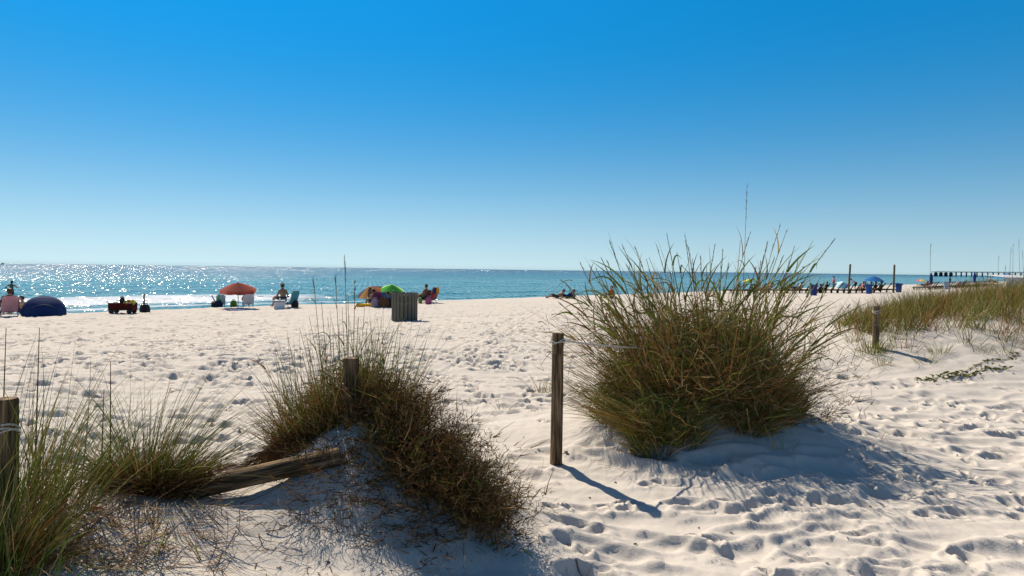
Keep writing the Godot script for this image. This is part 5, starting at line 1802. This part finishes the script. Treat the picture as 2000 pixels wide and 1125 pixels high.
	for q in [Vector3(-1.05, 0, 1.15), Vector3(2.75, 0, 1.15), Vector3(-0.9, 0, -1.15), Vector3(2.55, 0, -1.15)]:
		var l := Shape.new()
		rod(l, q + Vector3(0, -0.2, 0), q + Vector3(0, 1.55, 0), 0.03)
		put("leg", l, paint(0.3, 0.3, 0.3), t)

func build_far() -> void:
	# the fishing pier
	var e := at_depth(1826, 537, 1244.0)
	var land_dir := Vector3(0.743, 0, 0.669)
	var t := thing("fishing_pier", "long dark fishing pier on piles reaching out to sea", "pier", Vector3(e.x, SEA_LEVEL, e.z), atan2(-0.669, 0.743))
	# local x runs from the pier's head to the shore
	var m := paint(0.055, 0.060, 0.068, 0.9)
	var length := 320.0
	var s := Shape.new()
	s.box(Transform3D(Basis(), Vector3(length * 0.5, 7.9, 0)), Vector3(length, 0.8, 6.0))
	s.box(Transform3D(Basis(), Vector3(8.0, 7.92, 0)), Vector3(26.0, 0.82, 16.0))
	put("deck", s, m, t)
	for q in [-1.0, 1.0]:
		var r := Shape.new()
		r.box(Transform3D(Basis(), Vector3(length * 0.5, 9.3, q * 2.9)), Vector3(length, 0.22, 0.15))
		r.box(Transform3D(Basis(), Vector3(length * 0.5, 8.8, q * 2.9)), Vector3(length, 0.14, 0.12))
		for k in 80:
			r.box(Transform3D(Basis(), Vector3(2.0 + k * 4.0, 8.8, q * 2.9)), Vector3(0.22, 1.1, 0.2))
		put("railing", r, m, t)
	var cap := Shape.new()
	cap.box(Transform3D(Basis(), Vector3(0, 7.0, 0)), Vector3(1.7, 0.98, 6.5))
	for q in [-2.4, 2.4]:
		cap.box(Transform3D(Basis(), Vector3(0, 2.4, q)), Vector3(1.3, 8.2, 1.3))
	var cm := cap.mesh()
	for k in 41:
		put_mesh("pile_bent", cm, m, t).position = Vector3(1.5 + k * 7.8, 0, 0)
	var wide := Shape.new()
	wide.box(Transform3D(Basis(), Vector3(0, 5.9, 0)), Vector3(4.2, 1.1, 12.0))
	for q in [-5.0, 0.0, 5.0]:
		wide.box(Transform3D(Basis(), Vector3(-1.3, 2.0, q)), Vector3(1.2, 7.0, 1.2))
		wide.box(Transform3D(Basis(), Vector3(1.3, 2.0, q)), Vector3(1.2, 7.0, 1.2))
	var wm := wide.mesh()
	for k in 4:
		put_mesh("head_bent", wm, m, t).position = Vector3(1.5 + k * 7.8, 0, 0)
	# a boat on the horizon
	var bp := on_sea(6, 516.2)
	t = thing("motor_boat", "tiny dark boat on the horizon", "boat", Vector3(bp.x, SEA_LEVEL, bp.z), 0.4)
	s = Shape.new()
	var hull := [Vector3(-5, 0, 0), Vector3(-4.6, 1.6, 1.6), Vector3(5.5, 2.2, 0), Vector3(-4.6, 1.6, -1.6)]
	s.quad(hull[0], hull[1], hull[2], Vector3(4, 0, 0)); s.quad(Vector3(4, 0, 0), hull[2], hull[3], hull[0]); s.quad(hull[1], hull[3], hull[2], hull[2]); s.quad(hull[0], hull[3], hull[1], hull[1])
	put("hull", s, paint(0.05, 0.06, 0.07), t)
	s = Shape.new()
	s.box(Transform3D(Basis(), Vector3(-1.0, 2.8, 0)), Vector3(3.2, 2.2, 2.0))
	s.box(Transform3D(Basis(), Vector3(-1.2, 5.2, 0)), Vector3(0.3, 2.8, 0.3))
	put("cabin", s, paint(0.05, 0.06, 0.07), t)

# ---------------------------------------------------------------- sky, sun, materials
func sky_color(dir: Vector3) -> Color:
	var el := rad_to_deg(asin(clampf(dir.y, -1.0, 1.0)))
	var g := rad_to_deg(dir.angle_to(to_sun))
	var e := maxf(el, 0.0)
	var hz := Color(0.82, 1.10, 1.18)
	var blue := Color(0.0, 0.30, 0.84)
	var top := Color(0.155, 0.19, 0.26)
	var pale := Color(0.015, 0.56, 1.0)
	var c := blue.lerp(top, smoothstep(16.0, 70.0, e)).lerp(pale, exp(-e / 11.0)).lerp(hz, 0.97 * exp(-pow(e / 6.2, 1.35)))
	var f := 0.55 + 1.0 * exp(-g / 38.0)
	f *= 0.60
	return Color(c.r * f, c.g * f, c.b * f)

func build_sky() -> void:
	var we := WorldEnvironment.new()
	we.name = "environment"
	var env := Environment.new()
	env.background_mode = Environment.BG_SKY
	var w := 1024
	var h := 512
	var img := Image.create(w, h, false, Image.FORMAT_RGBAF)
	for y in h:
		var th := (y + 0.5) / h * PI
		for x in w:
			var ph := (x + 0.5) / w * TAU
			var dir := Vector3(sin(th) * sin(ph), cos(th), -sin(th) * cos(ph))
			img.set_pixel(x, y, sky_color(dir))
	var sm := PanoramaSkyMaterial.new()
	sm.panorama = ImageTexture.create_from_image(img)
	var sky := Sky.new()
	sky.sky_material = sm
	env.sky = sky
	env.tonemap_mode = Environment.TONE_MAPPER_LINEAR
	env.tonemap_exposure = 1.5
	env.sdfgi_enabled = true
	env.ssao_enabled = true
	env.ssil_enabled = true
	we.environment = env
	add_child(we)

func build_sun() -> void:
	var sun := DirectionalLight3D.new()
	sun.name = "sun"
	sun.basis = Basis.looking_at(-to_sun)
	sun.light_energy = 1.6
	sun.light_color = Color(1.0, 0.94, 0.84)
	sun.light_angular_distance = 0.45
	sun.shadow_enabled = true
	add_child(sun)

func build_camera() -> void:
	eye_basis = Basis.from_euler(Vector3(-atan(36.0 / FOC), 0.0, 0.0123))
	var cam := Camera3D.new()
	cam.name = "camera"
	cam.fov = rad_to_deg(2.0 * atan(562.5 / FOC))
	cam.near = 0.05
	cam.far = 40000.0
	cam.transform = Transform3D(eye_basis, EYE)
	add_child(cam)

func wavelets(size: int, count: int, slope: float) -> Image:
	# a tile of crossing wavelets as a normal map: whole numbers of waves per side, so that it repeats without a seam
	var pr := RandomNumberGenerator.new(); pr.seed = 17
	var gx := PackedFloat32Array(); gx.resize(size * size)
	var gy := PackedFloat32Array(); gy.resize(size * size)
	var sum := 0.0
	for k in count:
		var f := 4.0 * pow(36.0, pr.randf())
		var a := pr.randf() * TAU
		var kx := roundi(f * cos(a))
		var ky := roundi(f * sin(a))
		var amp := pow(f, -0.15) * pr.randf_range(0.6, 1.2)
		var l := maxf(Vector2(kx, ky).length(), 1.0)
		var ax := amp * kx / l
		var ay := amp * ky / l
		sum += amp * amp * 0.25
		var ph := pr.randf() * TAU
		var cx := PackedFloat32Array(); var sx := PackedFloat32Array()
		for x in size:
			cx.push_back(cos(TAU * kx * x / size + ph)); sx.push_back(sin(TAU * kx * x / size + ph))
		for y in size:
			var cy := cos(TAU * ky * y / size)
			var sy := sin(TAU * ky * y / size)
			var at := y * size
			for x in size:
				var q := cx[x] * cy - sx[x] * sy
				gx[at + x] += ax * q
				gy[at + x] += ay * q
	var scale := slope / sqrt(sum)
	var img := Image.create(size, size, false, Image.FORMAT_RGBA8)
	for y in size:
		for x in size:
			var nn := Vector3(-gx[y * size + x] * scale, -gy[y * size + x] * scale, 1.0).normalized()
			img.set_pixel(x, y, Color(nn.x * 0.5 + 0.5, nn.y * 0.5 + 0.5, nn.z * 0.5 + 0.5))
	return img

func build_materials() -> void:
	var m := StandardMaterial3D.new()
	var gn := FastNoiseLite.new()
	gn.seed = 2; gn.frequency = 0.12; gn.fractal_octaves = 4
	var grain := gn.get_seamless_image(1024, 1024)
	grain.convert(Image.FORMAT_RGBA8)
	var bump := grain.duplicate() as Image
	bump.bump_map_to_normal_map(3.0)
	# speckle of quartz and dark heavy grains
	var spk := Image.create(1024, 1024, false, Image.FORMAT_RGBA8)
	var pr := RandomNumberGenerator.new(); pr.seed = 8
	for y in 1024:
		for x in 1024:
			var q := 0.90 + 0.10 * pr.randf()
			if pr.randf() < 0.03:
				q *= 0.72
			spk.set_pixel(x, y, Color(q, q, q))
	m.albedo_texture = ImageTexture.create_from_image(spk)
	m.albedo_color = lin(0.545, 0.505, 0.470)
	m.normal_enabled = true
	m.normal_texture = ImageTexture.create_from_image(bump)
	m.normal_scale = 0.5
	m.uv1_triplanar = true
	m.uv1_world_triplanar = true
	m.uv1_scale = Vector3(0.6, 0.6, 0.6)
	m.roughness = 0.95
	m.metallic_specular = 0.2
	m.vertex_color_use_as_albedo = true
	mat.sand = m
	var w := StandardMaterial3D.new()
	w.normal_enabled = true
	w.normal_texture = ImageTexture.create_from_image(wavelets(768, 30, 0.23))
	w.vertex_color_use_as_albedo = true
	w.roughness = 0.13
	w.metallic_specular = 0.22
	# calm inshore, livelier under the offshore breeze
	w.normal_scale = 0.72
	mat.water = w
	var w2 := w.duplicate() as StandardMaterial3D
	w2.normal_scale = 0.95
	w2.roughness = 0.16
	mat.water_middle = w2
	var w3 := w.duplicate() as StandardMaterial3D
	w3.normal_scale = 1.45
	w3.roughness = 0.16
	mat.water_far = w3
	# weathered timber: grain streaks along the post
	var img := Image.create(256, 512, false, Image.FORMAT_RGBA8)
	var sn := FastNoiseLite.new(); sn.seed = 9; sn.frequency = 0.05; sn.fractal_octaves = 4
	for y in 512:
		for x in 256:
			var a := TAU * x / 256.0
			var q := sn.get_noise_3d(cos(a) * 90.0, sin(a) * 90.0, y * 0.12) * 0.8 + sn.get_noise_3d(cos(a) * 20.0, sin(a) * 20.0, y * 0.08 + 40.0) * 0.5
			var l := clampf(0.55 + q * 0.55, 0.1, 1.0)
			img.set_pixel(x, y, Color(l, l * 0.99, l * 0.97))
	var wd := StandardMaterial3D.new()
	wd.albedo_texture = ImageTexture.create_from_image(img)
	wd.albedo_color = lin(0.46, 0.32, 0.19)
	wd.roughness = 0.9
	wd.metallic_specular = 0.25
	wd.heightmap_enabled = true
	wd.heightmap_texture = wd.albedo_texture
	wd.heightmap_scale = 0.5
	mat.wood = wd
	mat.rope = paint(0.52, 0.49, 0.43, 0.9, 0.2)
	var bl := StandardMaterial3D.new()
	bl.vertex_color_use_as_albedo = true
	bl.roughness = 0.7
	bl.metallic_specular = 0.2
	bl.backlight_enabled = true
	bl.backlight = Color(0.54, 0.54, 0.54)
	mat.blade = bl
	var bd := StandardMaterial3D.new()
	var fade := Image.create(256, 256, false, Image.FORMAT_RGBA8)
	for y in 256:
		for x in 256:
			var q := 0.82 + 0.22 * sn.get_noise_2d(x * 3.0, y * 0.35) + 0.10 * sn.get_noise_2d(x * 0.4 + 500.0, y * 0.4)
			fade.set_pixel(x, y, Color(q, q, q))
	bd.albedo_texture = ImageTexture.create_from_image(fade)
	bd.albedo_color = lin(0.225, 0.205, 0.165)
	bd.uv1_triplanar = true
	bd.uv1_scale = Vector3(3.0, 0.6, 3.0)
	bd.roughness = 0.9
	bd.metallic_specular = 0.2
	mat.board = bd

func _ready() -> void:
	to_sun = Vector3(sin(deg_to_rad(-31.0)) * cos(deg_to_rad(43.5)), sin(deg_to_rad(43.5)), -cos(deg_to_rad(31.0)) * cos(deg_to_rad(43.5)))
	build_camera()
	build_sky()
	build_sun()
	build_materials()

	build_ground()

	build_sea()

	build_fence()
	build_big_clump()
	build_left_plants()
	build_right_plants()
	build_scraps()

	build_receptacle()
	build_left_beach()
	build_mid_beach()
	build_right_beach()
	build_far()
